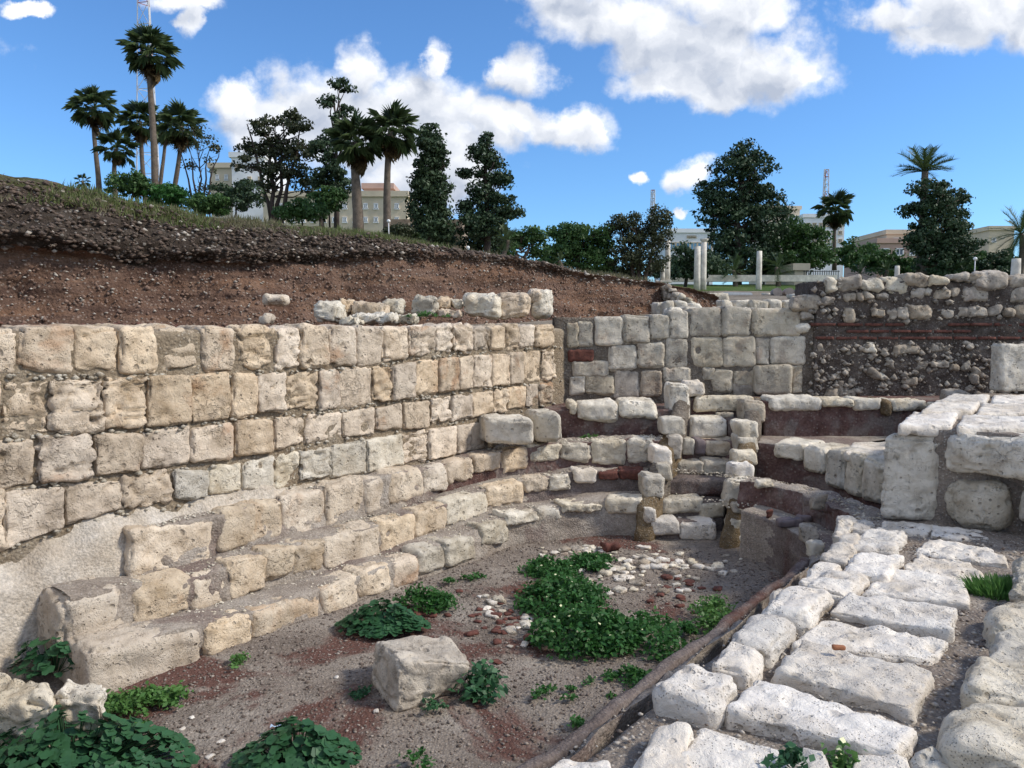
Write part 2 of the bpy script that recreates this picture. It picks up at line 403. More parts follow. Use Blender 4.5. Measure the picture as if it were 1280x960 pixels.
M = {}
M['wall'] = stone_mat('limestone_warm', (.73, .60, .45), (.61, .49, .36), (.42, .325, .225), stain=(.36, .17, .07), stain_amt=.55, grey=(.24, .20, .17), grey_amt=.4)
M['tier'] = stone_mat('limestone_seat', (.73, .62, .48), (.64, .53, .40), (.48, .38, .27), stain=(.42, .22, .09), stain_amt=.35, grey=(.30, .26, .22), grey_amt=.3)
M['pale'] = stone_mat('limestone_pale', (.74, .67, .55), (.64, .57, .45), (.47, .40, .30), stain=(.40, .27, .15), stain_amt=.2, grey=(.26, .24, .21), grey_amt=.4)
M['white'] = stone_mat('limestone_white', (.80, .74, .65), (.73, .66, .57), (.56, .49, .40), stain=(.60, .44, .28), stain_amt=.25, grey=(.42, .38, .33), grey_amt=.3, pits=.45, scale=.8)
M['backw'] = stone_mat('limestone_grey', (.62, .55, .44), (.51, .45, .35), (.37, .31, .24), stain=(.30, .14, .07), stain_amt=.3, grey=(.16, .14, .12), grey_amt=.6)
M['rub'] = stone_mat('rubble_stone', (.54, .47, .38), (.40, .34, .27), (.26, .215, .17), stain=(.3, .15, .08), stain_amt=.2, grey=(.14, .12, .11), grey_amt=.6)
M['block'] = stone_mat('block_stone', (.60, .53, .43), (.51, .44, .35), (.36, .30, .23), stain=(.36, .22, .10), stain_amt=.4, grey=(.22, .2, .17), grey_amt=.4)
M['brick'] = plain_mat('red_brick', (.15, .052, .036), .9, 30, .7)
M['purple'] = plain_mat('purple_stone', (.19, .15, .15), .85, 12, .5)
M['mortar'] = earth_mat('mortar_tan', [(.3, (.24, .18, .12)), (.5, (.34, .27, .19)), (.7, (.44, .37, .28))], 3, speck=(.5, .44, .36), speck_sc=45, bumpd=.02)
M['mortar_grey'] = earth_mat('mortar_grey', [(.3, (.14, .115, .09)), (.5, (.24, .20, .16)), (.72, (.34, .30, .25))], 5, speck=(.42, .38, .33), speck_sc=38, speck_amt=.4, bumpd=.03)
M['mortar_dark'] = earth_mat('mortar_dark', [(.3, (.085, .066, .054)), (.5, (.16, .128, .108)), (.72, (.27, .23, .195))], 5, speck=(.38, .34, .30), speck_sc=38, speck_amt=.65, bumpd=.03)
M['mortar_ochre'] = earth_mat('mortar_ochre', [(.3, (.15, .10, .055)), (.55, (.27, .20, .12)), (.75, (.44, .37, .27))], 5, bumpd=.02)
M['plaster_w'] = earth_mat('plaster_pale', [(.3, (.50, .41, .31)), (.5, (.64, .56, .46)), (.7, (.74, .68, .60))], 2.5, speck=(.3, .25, .2), speck_sc=60, speck_amt=.2, patch=(.46, .37, .28), patch_sc=1.6, patch_lo=.55, patch_hi=.68, bumpd=.012)
M['plaster_g'] = earth_mat('plaster_grey', [(.3, (.15, .118, .105)), (.5, (.235, .19, .17)), (.7, (.34, .29, .26))], 3, speck=(.36, .32, .28), speck_sc=60, speck_amt=.3, patch=(.15, .085, .072), patch_sc=1.1, patch_lo=.5, patch_hi=.62, bumpd=.014)
M['plaster_t'] = earth_mat('plaster_tan', [(.3, (.29, .235, .19)), (.5, (.42, .36, .30)), (.7, (.55, .49, .42))], 3, speck=(.5, .45, .4), speck_sc=60, speck_amt=.4, patch=(.27, .205, .175), patch_sc=1.3, patch_lo=.52, patch_hi=.66, bumpd=.014)
M['plaster_r'] = earth_mat('plaster_red', [(.3, (.105, .055, .047)), (.5, (.19, .115, .10)), (.7, (.29, .21, .185))], 4, speck=(.42, .38, .33), speck_sc=30, speck_amt=.25, patch=(.27, .22, .195), patch_sc=3.2, patch_lo=.47, patch_hi=.62, bumpd=.014)
M['floor'] = earth_mat('pit_earth', [(.3, (.215, .172, .14)), (.5, (.345, .29, .24)), (.72, (.49, .43, .365))], 1.6, speck=(.48, .44, .40), speck_sc=60, speck_amt=.3, patch=(.185, .10, .08), patch_sc=.75, patch_lo=.52, patch_hi=.58, bumpd=.02)
M['path'] = earth_mat('path_gravel', [(.3, (.27, .215, .175)), (.5, (.40, .335, .28)), (.7, (.53, .46, .39))], 3, speck=(.62, .57, .5), speck_sc=55, speck_amt=.75, bumpd=.03)
M['curb'] = plain_mat('curb_plaster', (.22, .165, .15), .9, 9, .5)
M['soil'] = earth_mat('bank_soil', [(.28, (.125, .072, .050)), (.5, (.215, .132, .094)), (.72, (.31, .205, .15))], 2.2, speck=(.36, .29, .24), speck_sc=26, speck_amt=.5, bumpd=.04, strata=True)
M['pebble'] = plain_mat('pebble', (.46, .41, .35), .95, 20, .4)
M['pebble_m'] = plain_mat('pebble_mid', (.34, .285, .24), .95, 20, .6)
M['pebble_d'] = plain_mat('pebble_dark', (.17, .13, .105), .95, 20, .6)
M['grass'] = leaf_mat('grass_blade', (.10, .13, .035), (.17, .20, .07), .3)
M['drygrass'] = leaf_mat('dry_grass_blade', (.20, .17, .10), (.13, .13, .06), .3)
M['mallow'] = leaf_mat('mallow_leaf', (.022, .075, .032), (.05, .14, .055), .2, .5)
M['herb'] = leaf_mat('herb_leaf', (.022, .085, .018), (.055, .16, .035), .3, .5)
M['pebble_k'] = plain_mat('bank_chip', (.14, .10, .076), .95, 20, .8)
M['sprout'] = leaf_mat('sprout_leaf', (.05, .14, .03), (.12, .24, .06), .3, .5)
M['flower'] = plain_mat('flower_petal', (.75, .75, .45), .7)
M['conifer'] = leaf_mat('conifer_leaf', (.024, .050, .024), (.062, .098, .045), .1)
M['tree'] = leaf_mat('tree_leaf', (.030, .080, .020), (.08, .15, .045), .25)
M['olive'] = leaf_mat('sparse_leaf', (.035, .05, .022), (.07, .075, .035), .2)
M['frond'] = leaf_mat('palm_frond', (.045, .080, .030), (.11, .15, .060), .3, .45)
M['deadfrond'] = leaf_mat('dead_frond', (.16, .11, .05), (.10, .07, .035), .2)
M['bark'] = plain_mat('bark', (.16, .125, .095), .95, 8, .5, bd=.02)
M['bark_d'] = plain_mat('bark_dark', (.07, .052, .042), .95, 8, .5, bd=.02)
M['marble'] = plain_mat('column_stone', (.70, .65, .56), .85, 3, .4)
M['drum'] = plain_mat('column_drum_stone', (.36, .30, .26), .85, 3, .4)
M['cream'] = plain_mat('cream_render', (.62, .52, .38), .9, .5, .2)
M['bwhite'] = plain_mat('white_render', (.80, .80, .80), .9, .5, .15)
M['bpink'] = plain_mat('pink_render', (.52, .35, .28), .9, .5, .2)
M['hut'] = plain_mat('hut_stone', (.36, .28, .20), .95, 1.5, .4)
M['pane'] = plain_mat('window_pane', (.06, .10, .15), .15, 3, .3, bd=0)
M['bluepane'] = plain_mat('blue_pane', (.16, .36, .55), .12, 3, .2, bd=0)
M['dark'] = plain_mat('dark_metal', (.04, .04, .045), .6, 10, .3, bd=0)
M['steel_w'] = plain_mat('mast_white', (.62, .62, .64), .6, 6, .2, bd=0)
M['steel_r'] = plain_mat('mast_red', (.40, .10, .08), .6, 6, .2, bd=0)
M['lampglass'] = plain_mat('lamp_glass', (.8, .8, .78), .3, 3, .1, bd=0)
M['lawn'] = earth_mat('lawn_grass', [(.3, (.045, .085, .02)), (.5, (.075, .13, .03)), (.7, (.15, .17, .07))], .4, speck=(.2, .2, .1), speck_sc=5, bumpd=.02)
M['dirt'] = earth_mat('site_dirt', [(.3, (.20, .16, .12)), (.5, (.32, .27, .21)), (.7, (.45, .39, .32))], .7, bumpd=.03)

# ------------------------------------------------------------------ generic shapes
def grid_faces(nu, nv):
    i, j = np.meshgrid(np.arange(nu - 1), np.arange(nv - 1), indexing='ij'); a = (i * nv + j).ravel()
    return np.stack((a, a + nv, a + nv + 1, a + 1), 1)
def bx(bm_list, c, h, rot=0):
    """append a box (centre, half sizes, z-rotation) to a (V,F) accumulator"""
    V, Fc = bm_list; n = len(V); cs, sn = math.cos(rot), math.sin(rot)
    for z in (-1, 1):
        for (x, y) in ((-1, -1), (1, -1), (1, 1), (-1, 1)):
            X, Y = x * h[0], y * h[1]; V.append((c[0] + X * cs - Y * sn, c[1] + X * sn + Y * cs, c[2] + z * h[2]))
    for f in ((0, 3, 2, 1), (4, 5, 6, 7), (0, 1, 5, 4), (1, 2, 6, 5), (2, 3, 7, 6), (3, 0, 4, 7)): Fc.append(tuple(n + k for k in f))
def tube(pts, rad, n=8, acc=None, wob=0):
    V, Fc = acc if acc is not None else ([], []); base = len(V); P = [Vector(p) for p in pts]
    for i, p in enumerate(P):
        d = (P[min(i + 1, len(P) - 1)] - P[max(i - 1, 0)]).normalized()
        a = d.orthogonal().normalized() if abs(d.z) < .99 else Vector((1, 0, 0)); b = d.cross(a)
        a = b.cross(d)
        for k in range(n):
            t = 2 * math.pi * k / n; r = rad[i] * (1 + wob * random.uniform(-1, 1)); q = p + (a * math.cos(t) + b * math.sin(t)) * r; V.append(tuple(q))
    for i in range(len(P) - 1):
        for k in range(n):
            Fc.append((base + i * n + k, base + i * n + (k + 1) % n, base + (i + 1) * n + (k + 1) % n, base + (i + 1) * n + k))
    Fc.append(tuple(base + k for k in range(n))[::-1]); Fc.append(tuple(base + (len(P) - 1) * n + k for k in range(n)))
    return V, Fc
def lathe(prof, n=14):
    V = []; Fc = []
    for (r, z) in prof:
        for k in range(n): t = 2 * math.pi * k / n; V.append((r * math.cos(t), r * math.sin(t), z))
    for i in range(len(prof) - 1):
        for k in range(n): Fc.append((i * n + k, i * n + (k + 1) % n, (i + 1) * n + (k + 1) % n, (i + 1) * n + k))
    Fc.append(tuple(range(n))[::-1]); Fc.append(tuple((len(prof) - 1) * n + k for k in range(n)))
    return V, Fc
def mk(name, VF, mat, parent=None, loc=None, smooth=False):
    """mesh given in world coordinates"""
    V = np.array(VF[0], float); c = V.mean(0) if loc is None else np.array(loc)
    return obj(name, mesh_np(name, V - c, VF[1], mat, smooth), parent, c)
def quads_cloud(centers, size, flat=0, nrm=None, aspect=1.6, seed=0):
    """leaf faces: one small bent diamond per centre"""
    n = len(centers); r = np.random.RandomState(seed)
    a = r.normal(size=(n, 3)); 
    if nrm is not None: a = a * .55 + nrm
    a /= np.linalg.norm(a, axis=1, keepdims=True)
    t = np.cross(a, r.normal(size=(n, 3))); t /= np.linalg.norm(t, axis=1, keepdims=True); b = np.cross(a, t)
    s = (size * r.uniform(.6, 1.35, n))[:, None]
    v0 = centers - t * s * aspect / 2; v1 = centers + b * s / 2 + a * s * .12; v2 = centers + t * s * aspect / 2; v3 = centers - b * s / 2 + a * s * .12
    V = np.stack((v0, v1, v2, v3), 1).reshape(-1, 3); Fc = np.arange(4 * n).reshape(n, 4); return V, Fc
_peb = {}
def pebbles(name, P, sizes, mat, parent=None, flat=.6, seed=1):
    """many low stones in one mesh: jittered octahedra-like chips, 8 faces each"""
    n = len(P); r = np.random.RandomState(seed)
    base = np.array([(1, 0, 0), (.3, .95, .1), (-.9, .35, 0), (-.4, -.9, .05), (.6, -.7, -.1), (0.05, 0, 1), (0, 0, -1)], float)
    tri = np.array([(0, 1, 5), (1, 2, 5), (2, 3, 5), (3, 4, 5), (4, 0, 5), (1, 0, 6), (2, 1, 6), (3, 2, 6), (4, 3, 6), (0, 4, 6)])
    B = base[None] * r.uniform(.6, 1.35, (n, 7, 1)); B[:, :, 2] *= flat
    ang = r.uniform(0, 6.28, n); c, s = np.cos(ang)[:, None], np.sin(ang)[:, None]
    X = B[:, :, 0] * c - B[:, :, 1] * s; Y = B[:, :, 0] * s + B[:, :, 1] * c
    V = np.stack((X, Y, B[:, :, 2]), 2) * np.asarray(sizes)[:, None, None] + np.asarray(P)[:, None, :]
    Fc = (tri[None] + (np.arange(n) * 7)[:, None, None]).reshape(-1, 3)
    return obj(name, mesh_np(name, V.reshape(-1, 3), Fc, mat, False), parent, None, 'stuff')

# ================================================================== SETTING
# ---- pit floor
def floor_h(x, y):
    P = np.stack((x, y, np.zeros_like(x)), 1)
    return .035 * fbm(P * 1.1, 2) + .018 * fbm(P * 4 + 5, 3) + .009 * fbm(P * 17 + 3, 3)
def pit_floor():
    xs = np.linspace(-9, 4.5, 380); ys = np.linspace(-3, 9.2, 360); X, Y = np.meshgrid(xs, ys, indexing='ij')
    x, y = X.ravel(), Y.ravel(); z = floor_h(x, y) - .02
    o = obj('pit_floor', mesh_np('pit_floor', np.stack((x, y, z), 1), grid_faces(380, 360), M['floor']), kind='structure'); return o
pit_floor()
def flz(x, y): return float(floor_h(np.array([x]), np.array([y]))[0]) - .02

# ---- path ground on the right (top fill of the low wall and what lies beyond it)
def path_ground():
    ns, nq = 300, 170
    s = np.linspace(-6, 7.2, ns); q = np.concatenate((np.linspace(-1.50, 2.2, 120), np.linspace(2.3, 24, 50)))
    Sg, Qg = np.meshgrid(s, q, indexing='ij'); XY = Sg.ravel()[:, None] * AX + Qg.ravel()[:, None] * NX
    P = np.stack((XY[:, 0], XY[:, 1], 0 * XY[:, 0]), 1)
    z = .622 + .02 * fbm(P * 2.2, 2) + .012 * fbm(P * 11, 3) + sstep(3.0, 7, Qg.ravel()) * 1.6
    z = np.where(Qg.ravel() < -1.44, -.05, z)
    P[:, 2] = z
    obj('path_ground', mesh_np('path_ground', P, grid_faces(ns, nq), M['path']), kind='structure')
path_ground()

# ---- ground beyond the pit: rises in a gentle slope to the park
GY = np.array([10.1, 12, 16, 24, 35, 45, 60, 100, 400, 3000]); GZ = np.array([2.15, 2.2, 2.45, 3.0, 3.6, 4.35, 5.4, 6.6, 7, 7])
def gz(y): return float(np.interp(y, GY, GZ))
def ground():
    ys = np.concatenate((np.linspace(10.1, 60, 120), np.geomspace(62, 3000, 40))); rr = np.concatenate((-np.geomspace(3000, 14, 20), np.linspace(-13, 60, 150), np.geomspace(62, 3000, 20)))
    X, Y = np.meshgrid(rr, ys, indexing='ij'); x, y = X.ravel(), Y.ravel(); P = np.stack((x, y, 0 * x), 1)
    z = np.interp(y, GY, GZ) + .06 * fbm(P * .6, 3) * sstep(10, 14, y)
    P[:, 2] = z
    me = mesh_np('ground', P, grid_faces(len(rr), len(ys)), M['dirt']); me.materials.append(M['lawn'])
    ctr = Y[:-1, :-1].ravel() ; me.polygons.foreach_set('material_index', (ctr > 41).astype(np.int32))
    obj('ground', me, kind='structure')
ground()
def rear_land():
    # land behind and beside the camera, level with the park
    V = [(-60, -6, 2.1), (60, -6, 2.1), (3000, -3000, 2.1), (-3000, -3000, 2.1), (-60, -6, -.2), (60, -6, -.2)]
    obj('rear_ground', mesh_np('rear_ground', V, [(0, 1, 2, 3), (4, 5, 1, 0)], M['dirt'], False), kind='structure')
rear_land()

# ---- earth bank: swept profile with an eroded scarp
BA = np.array((-11.2, 4.2)); BB = np.array((4.0, 16.2)); BL = np.linalg.norm(BB - BA); BT = (BB - BA) / BL; BN = np.array((-BT[1], BT[0]))
CREST = [(-400, 190), (0, 222), (60, 228), (130, 244), (200, 262), (300, 276), (400, 286), (500, 302), (600, 320), (700, 341), (780, 352), (840, 366), (870, 392), (1000, 402)]
cxs = np.array([c[0] for c in CREST]); cys = np.array([c[1] for c in CREST])
def crest_z(t):
    p = BA + BT * t + BN * 1.3; px = 640 + F * p[0] / max(p[1], 2)
    y = np.interp(px, cxs, cys); return EYE + (407 - y) / F * p[1]
def earth_bank():
    nt_, nv = 620, 150; t = np.linspace(-2, BL + 1.2, nt_); v = np.linspace(0, 1, nv)
    V = np.zeros((nt_, nv, 3))
    for i, tt in enumerate(t):
        cz = max(crest_z(tt), 2.2); h = cz - 2.1
        left = float(np.clip(1 - (tt - 4) / 9, 0, 1))
        # profile control points: distance behind the base line, height fraction
        q0 = float(np.dot(BA + BT * tt, NX)); dst = min(-.6, (-6.02 - q0) / float(np.dot(BN, NX))); bf = .50 + .34 * float(sstep(8, 15, np.array([tt]))[0])
        pr = [(dst, 0), (-.5, .01), (-.1, .06), (.05, .2), (.22, bf * .75), (.30, bf), (.30 - .25 * left, bf + .025), (.22 - .30 * left, bf + .08), (.4, bf + (1 - bf) * .6), (.8, .93), (1.3, 1.0), (2.5, 1.01), (6, .98), (30, 1.0)]
        pv = np.array([0, .07, .16, .26, .40, .50, .53, .58, .70, .78, .84, .89, .94, 1.0])
        d = np.interp(v, pv, [p[0] for p in pr]); z = 2.08 + h * np.interp(v, pv, [p[1] for p in pr])
        V[i, :, :2] = BA + BT * tt + BN * d[:, None]; V[i, :, 2] = z
    P = V.reshape(-1, 3); vv = np.tile(v, nt_); face = sstep(.07, .16, vv) * (1 - sstep(.86, .93, vv))
    n = .22 * fbm(P * .9, 2) + .10 * fbm(P * np.array((2.7, 2.7, 1.2)) + 4, 3, .6) + .035 * fbm(P * 8 + 1, 3, .65) + .05 * fbm(P * np.array((.7, .7, 6)), 2)
    up = sstep(.50, .60, vv) * (1 - sstep(.8, .88, vv)); n += up * (.14 * fbm(P * np.array((4, 4, 7)), 3) + .06 * np.abs(fbm(P * 11, 2)))
    P[:, :2] -= BN * (n * face)[:, None]; P[:, 2] += (.04 * fbm(P * 3, 3) + .05 * fbm(P * 1.2 + 9, 2)) * sstep(.03, .1, vv)
    P[:, 2] += .05 * fbm(P * 6, 3) * sstep(.8, .88, vv) * (1 - sstep(.95, 1, vv))
    fc = grid_faces(nt_, nv); me = mesh_np('earth_bank', P, fc, M['soil'])
    m2 = earth_mat('bank_rubble', [(.3, (.05, .036, .027)), (.5, (.105, .080, .062)), (.72, (.19, .155, .125))], 4, speck=(.42, .38, .33), speck_sc=17, speck_amt=.7, bumpd=.08)
    m3 = earth_mat('bank_turf', [(.3, (.055, .07, .022)), (.5, (.12, .115, .055)), (.7, (.22, .19, .12))], 3, speck=(.4, .36, .3), speck_sc=18, speck_amt=.5, bumpd=.04)
    me.materials.append(m2); me.materials.append(m3)
    vi = np.tile(v[:-1], nt_ - 1); ti = np.repeat(t[:-1], nv - 1)
    wob = .02 * np.sin(ti * 3.1) + .015 * np.sin(ti * 7.7)
    upper = (vi + wob > .51) & ((ti < 12.5) | (vi + wob > .66)); turf = vi + wob > .745
    me.polygons.foreach_set('material_index', np.where(turf, 2, np.where(upper, 1, 0)).astype(np.int32))
    obj('earth_bank', me, kind='structure')
    return P.reshape(nt_, nv, 3), t, v
bankP, bank_t, bank_v = earth_bank()
def bank_scatter():
    r = np.random.RandomState(3)
    def pts(n, v0, v1, t0=0, t1=1, pw=1):
        i = (r.uniform(t0, t1, n) * (bankP.shape[0] - 1)).astype(int); v = v0 + (v1 - v0) * r.uniform(0, 1, n) ** pw; j = (v * (bankP.shape[1] - 1)).astype(int)
        return bankP[i, j] + r.uniform(-.03, .03, (n, 3))
    P = pts(12000, .52, .80, 0, .8); pebbles('bank_rubble_chip', P, r.uniform(.010, .032, len(P)) * r.uniform(.5, 1.9, len(P)), M['pebble_k'], seed=2)
    P = pts(700, .50, .80, 0, .9); pebbles('bank_pale_chip', P, r.uniform(.010, .05, len(P)), M['pebble'], seed=3)
    P = pts(2600, .03, .5); pebbles('bank_soil_chip', P, r.uniform(.01, .032, len(P)), M['pebble'], seed=4)
    P = pts(9000, .05, .5); pebbles('bank_clod', P, r.uniform(.006, .022, len(P)) * r.uniform(.5, 1.8, len(P)), plain_mat('clod', (.24, .155, .115), .95, 20, .5), seed=5, flat=.9)
    P = pts(1600, .02, .16, .1, .6); pebbles('bank_foot_chip', P, r.uniform(.02, .06, len(P)), plain_mat('foot_chip', (.15, .07, .05), .95, 20, .5), seed=6)
    # grass tufts on the crest
    for nm, mt, n, t1, hh in (('grass_tuft', M['grass'], 26000, .7, .09), ('dry_grass', M['drygrass'], 26000, 1, .09)):
        P = pts(n, .70, .88, 0, t1)
        c = sstep(-.1, .25, fbm(P * 1.3 + len(nm), 2)); P = P[r.uniform(0, 1, len(P)) < c]; n = len(P)
        h = hh * r.uniform(.4, 1.2, n); a = r.uniform(0, 6.28, n); dx = np.stack((np.cos(a), np.sin(a), 0 * a), 1) * .008
        tip = P + np.stack((r.normal(0, .03, n), r.normal(0, .03, n), h), 1)
        V = np.stack((P - dx, P + dx, tip), 1).reshape(-1, 3)
        tag(obj(nm, mesh_np(nm, V, np.arange(3 * n).reshape(n, 3), mt, False), kind='stuff'), 'low green grass growing along the crest of the earth bank' if nm == 'grass_tuft' else 'dry brown grass and weeds along the crest of the earth bank', 'grass')
bank_scatter()

# ================================================================== LEFT RETAINING WALL
WL = Track([SQ(s, -5.5) for s in np.linspace(-1.5, 8.02, 120)])
def interp(tab): xs = [t[0] for t in tab]; ys = [t[1] for t in tab]; return lambda x: float(np.interp(x, xs, ys))
def left_wall():
    t = thing('retaining_wall', 'long warm limestone block retaining wall on the left side of the pit', 'wall', (*SQ(3.2, -5.6), 0))
    # mortar core with thickness
    nu, nz = 260, 60; us = np.linspace(0, WL.len + .3, nu); P = []
    prof = [(0, -.1)] + [(0, z) for z in np.linspace(0, 2.13, 44)] + [(-.03, 2.16), (-.10, 2.17)] + [(-x, 2.17) for x in np.linspace(.15, .6, 8)] + [(-.62, 1.2), (-.62, 0)]
    for u in us:
        xy, n = WL.at(u)
        for (o, z) in prof: p = xy + n * (o - .028); P.append((p[0], p[1], z))
    P = np.array(P); P[:, :2] += WL.at(3)[1] * (.022 * fbm(P * 5, 3) + .012 * fbm(P * 22, 2))[:, None]; P[:, 2] += .01 * fbm(P * 8, 2)
    obj('mortar_core', mesh_np('mortar_core', P - np.array(t.location), grid_faces(nu, len(prof)), M['mortar']), t, t.location)
    L1 = interp([(-300, 412), (0, 404), (60, 400), (110, 398), (180, 402), (300, 405), (400, 406), (460, 404), (560, 403), (700, 401)])
    B1 = interp([(-300, 475), (0, 467), (120, 466), (225, 467), (340, 463), (400, 460), (480, 455), (560, 441), (640, 437), (708, 430)])
    T2 = interp([(-300, 490), (0, 475), (200, 470), (340, 466), (480, 458), (560, 446), (640, 441), (708, 435)])
    B2 = interp([(-300, 590), (0, 545), (100, 541), (210, 533), (330, 518), (420, 511), (500, 499), (580, 487), (660, 478), (708, 471)])
    T3 = interp([(-300, 600), (0, 549), (120, 543), (240, 534), (340, 522), (430, 515), (500, 505), (600, 489), (708, 475)])
    B3 = interp([(-300, 680), (0, 612), (80, 601), (150, 592), (240, 580), (320, 570), (400, 553), (500, 538), (600, 520), (708, 502)])
    T4 = interp([(-300, 690), (0, 617), (80, 607), (150, 596), (260, 584), (340, 571), (420, 556), (500, 543), (606, 526)])
    B4 = interp([(-300, 770), (0, 685), (80, 660), (150, 637), (260, 622), (340, 612), (420, 596), (500, 583), (606, 560)])
    rows = [([-190, -120, -50, 22, 93, 148, 197, 253, 297, 344, 375, 412, 446, 479, 511, 545, 566, 590, 611, 632, 649, 671, 693, 710], L1, B1),
            ([-210, -150, -70, 0, 65, 130, 184, 239, 289, 322, 358, 399, 426, 465, 491, 520, 550, 574, 592, 615, 637, 655, 677, 693, 709], T2, B2),
            ([-200, -90, -12, 45, 118, 179, 240, 293, 342, 382, 429, 470, 505, 537, 565, 590, 616, 636, 658, 675, 692, 709], T3, B3),
            ([-170, -60, 5, 80, 153, 215, 262, 305, 344, 375, 415, 458, 502, 535, 570, 588, 607], T4, B4)]
    for ri, (xs, tp, bt) in enumerate(rows):
        for i in range(len(xs) - 1):
            x0, x1 = xs[i], xs[i + 1]; g = random.uniform(-.6, .5); wd = x1 - x0
            x0 += g; x1 -= g; dy0, dy1 = random.uniform(-.06, .05) * wd * .6, random.uniform(-.05, .06) * wd * .6
            if ri == 0: dy0 = 0
            j0, j1 = random.uniform(-.05, .05) * wd, random.uniform(-.05, .05) * wd; q = WL.quad(x0, x1, tp(x0) + dy0 * .4 + j0 * (ri > 0), tp(x1) + dy0 * .4 - j0 * (ri > 0), bt(x0) + dy1 + j1, bt(x1) + dy1 - j1)
            if q is None: continue
            wild = random.random()
            if ri == 0: q = [q[0], q[1], (q[2][0], 2.2 + random.uniform(-.015, .02)), (q[3][0], 2.2 + random.uniform(-.015, .02))]
            face_stone(WL.at, q, random.uniform(-.005, .035), .5 if ri == 0 else .22, M['pale'] if (ri == 3 and 210 < x0 < 470) else M['wall'], t,
                       res=.018, rnd=random.uniform(.07, .15) if ri else .16, amp=.009 + .012 * (wild > .7), pit=random.choice((.012, .02, .034)), pitscale=random.choice((9, 12, 16)),
                       jit=.05, ridge=.03 if wild > .72 else .008, rough=1.0)
    # courses go on to the left of the picture
    u_end = WL.pix(-190, 500)[0]
    for (z0, z1_) in ((1.86, 2.2), (1.50, 1.83), (1.16, 1.47), (.80, 1.13), (.44, .77), (.05, .41)):
        u = u_end - random.uniform(0, .12)
        while u > .1:
            w_ = random.uniform(.26, .46); face_stone(WL.at, [(u - w_, z0), (u - .015, z0), (u - .015, z1_), (u - w_, z1_)], random.uniform(0, .03), .3, M['wall'], t, res=.04, rnd=.14, amp=.012, pit=.015, pitscale=12, jit=.05); u -= w_
    # pinning chips in the joints
    P = []; r = np.random.RandomState(8)
    for (xs, tp, bt), k in zip(rows, (0, 1, 2, 3)):
        for x in r.uniform(-60, 705, 150 if k < 2 else 60):
            c = WL.pix(x, bt(x) + r.uniform(0, 8 if x < 350 else 5))
            if c: xy, n = WL.at(c[0]); p = xy + n * r.uniform(-.035, .0); P.append((p[0], p[1], c[1]))
    o = pebbles('pinning_chip', np.array(P) - np.array(t.location), r.uniform(.012, .034, len(P)), M['pale'], seed=9); o.parent = t
    # pale render over the foot of the wall, bulging outwards
    ZT = interp([(-300, 760), (0, 705), (60, 672), (120, 640), (170, 632), (270, 612), (340, 598), (450, 590), (520, 585), (606, 566), (640, 552)])
    nu, nz = 260, 46; P = []
    for x in np.linspace(-260, 640, nu):
        c = WL.pix(x, ZT(x) + 5 * math.sin(x * .09) + 4 * math.sin(x * .037))
        if not c: continue
        xy, n = WL.at(c[0])
        for k in range(nz):
            f = k / (nz - 1); z = c[1] * (1 - f) - .05 * f; out = -.04 + .11 * sstep(0, .25, np.array([f]))[0] + .13 * f ** 1.5
            p = xy + n * out; P.append((p[0], p[1], z))
    P = np.array(P); P[:, :2] += WL.at(3)[1] * (.03 * fbm(P * 2.2, 3) + .010 * fbm(P * 14, 3))[:, None]
    obj('wall_render', mesh_np('wall_render', P - np.array(t.location), grid_faces(len(P) // nz, nz), M['plaster_w']), t, t.location, label='pale grey render smeared over the wall foot')
left_wall()

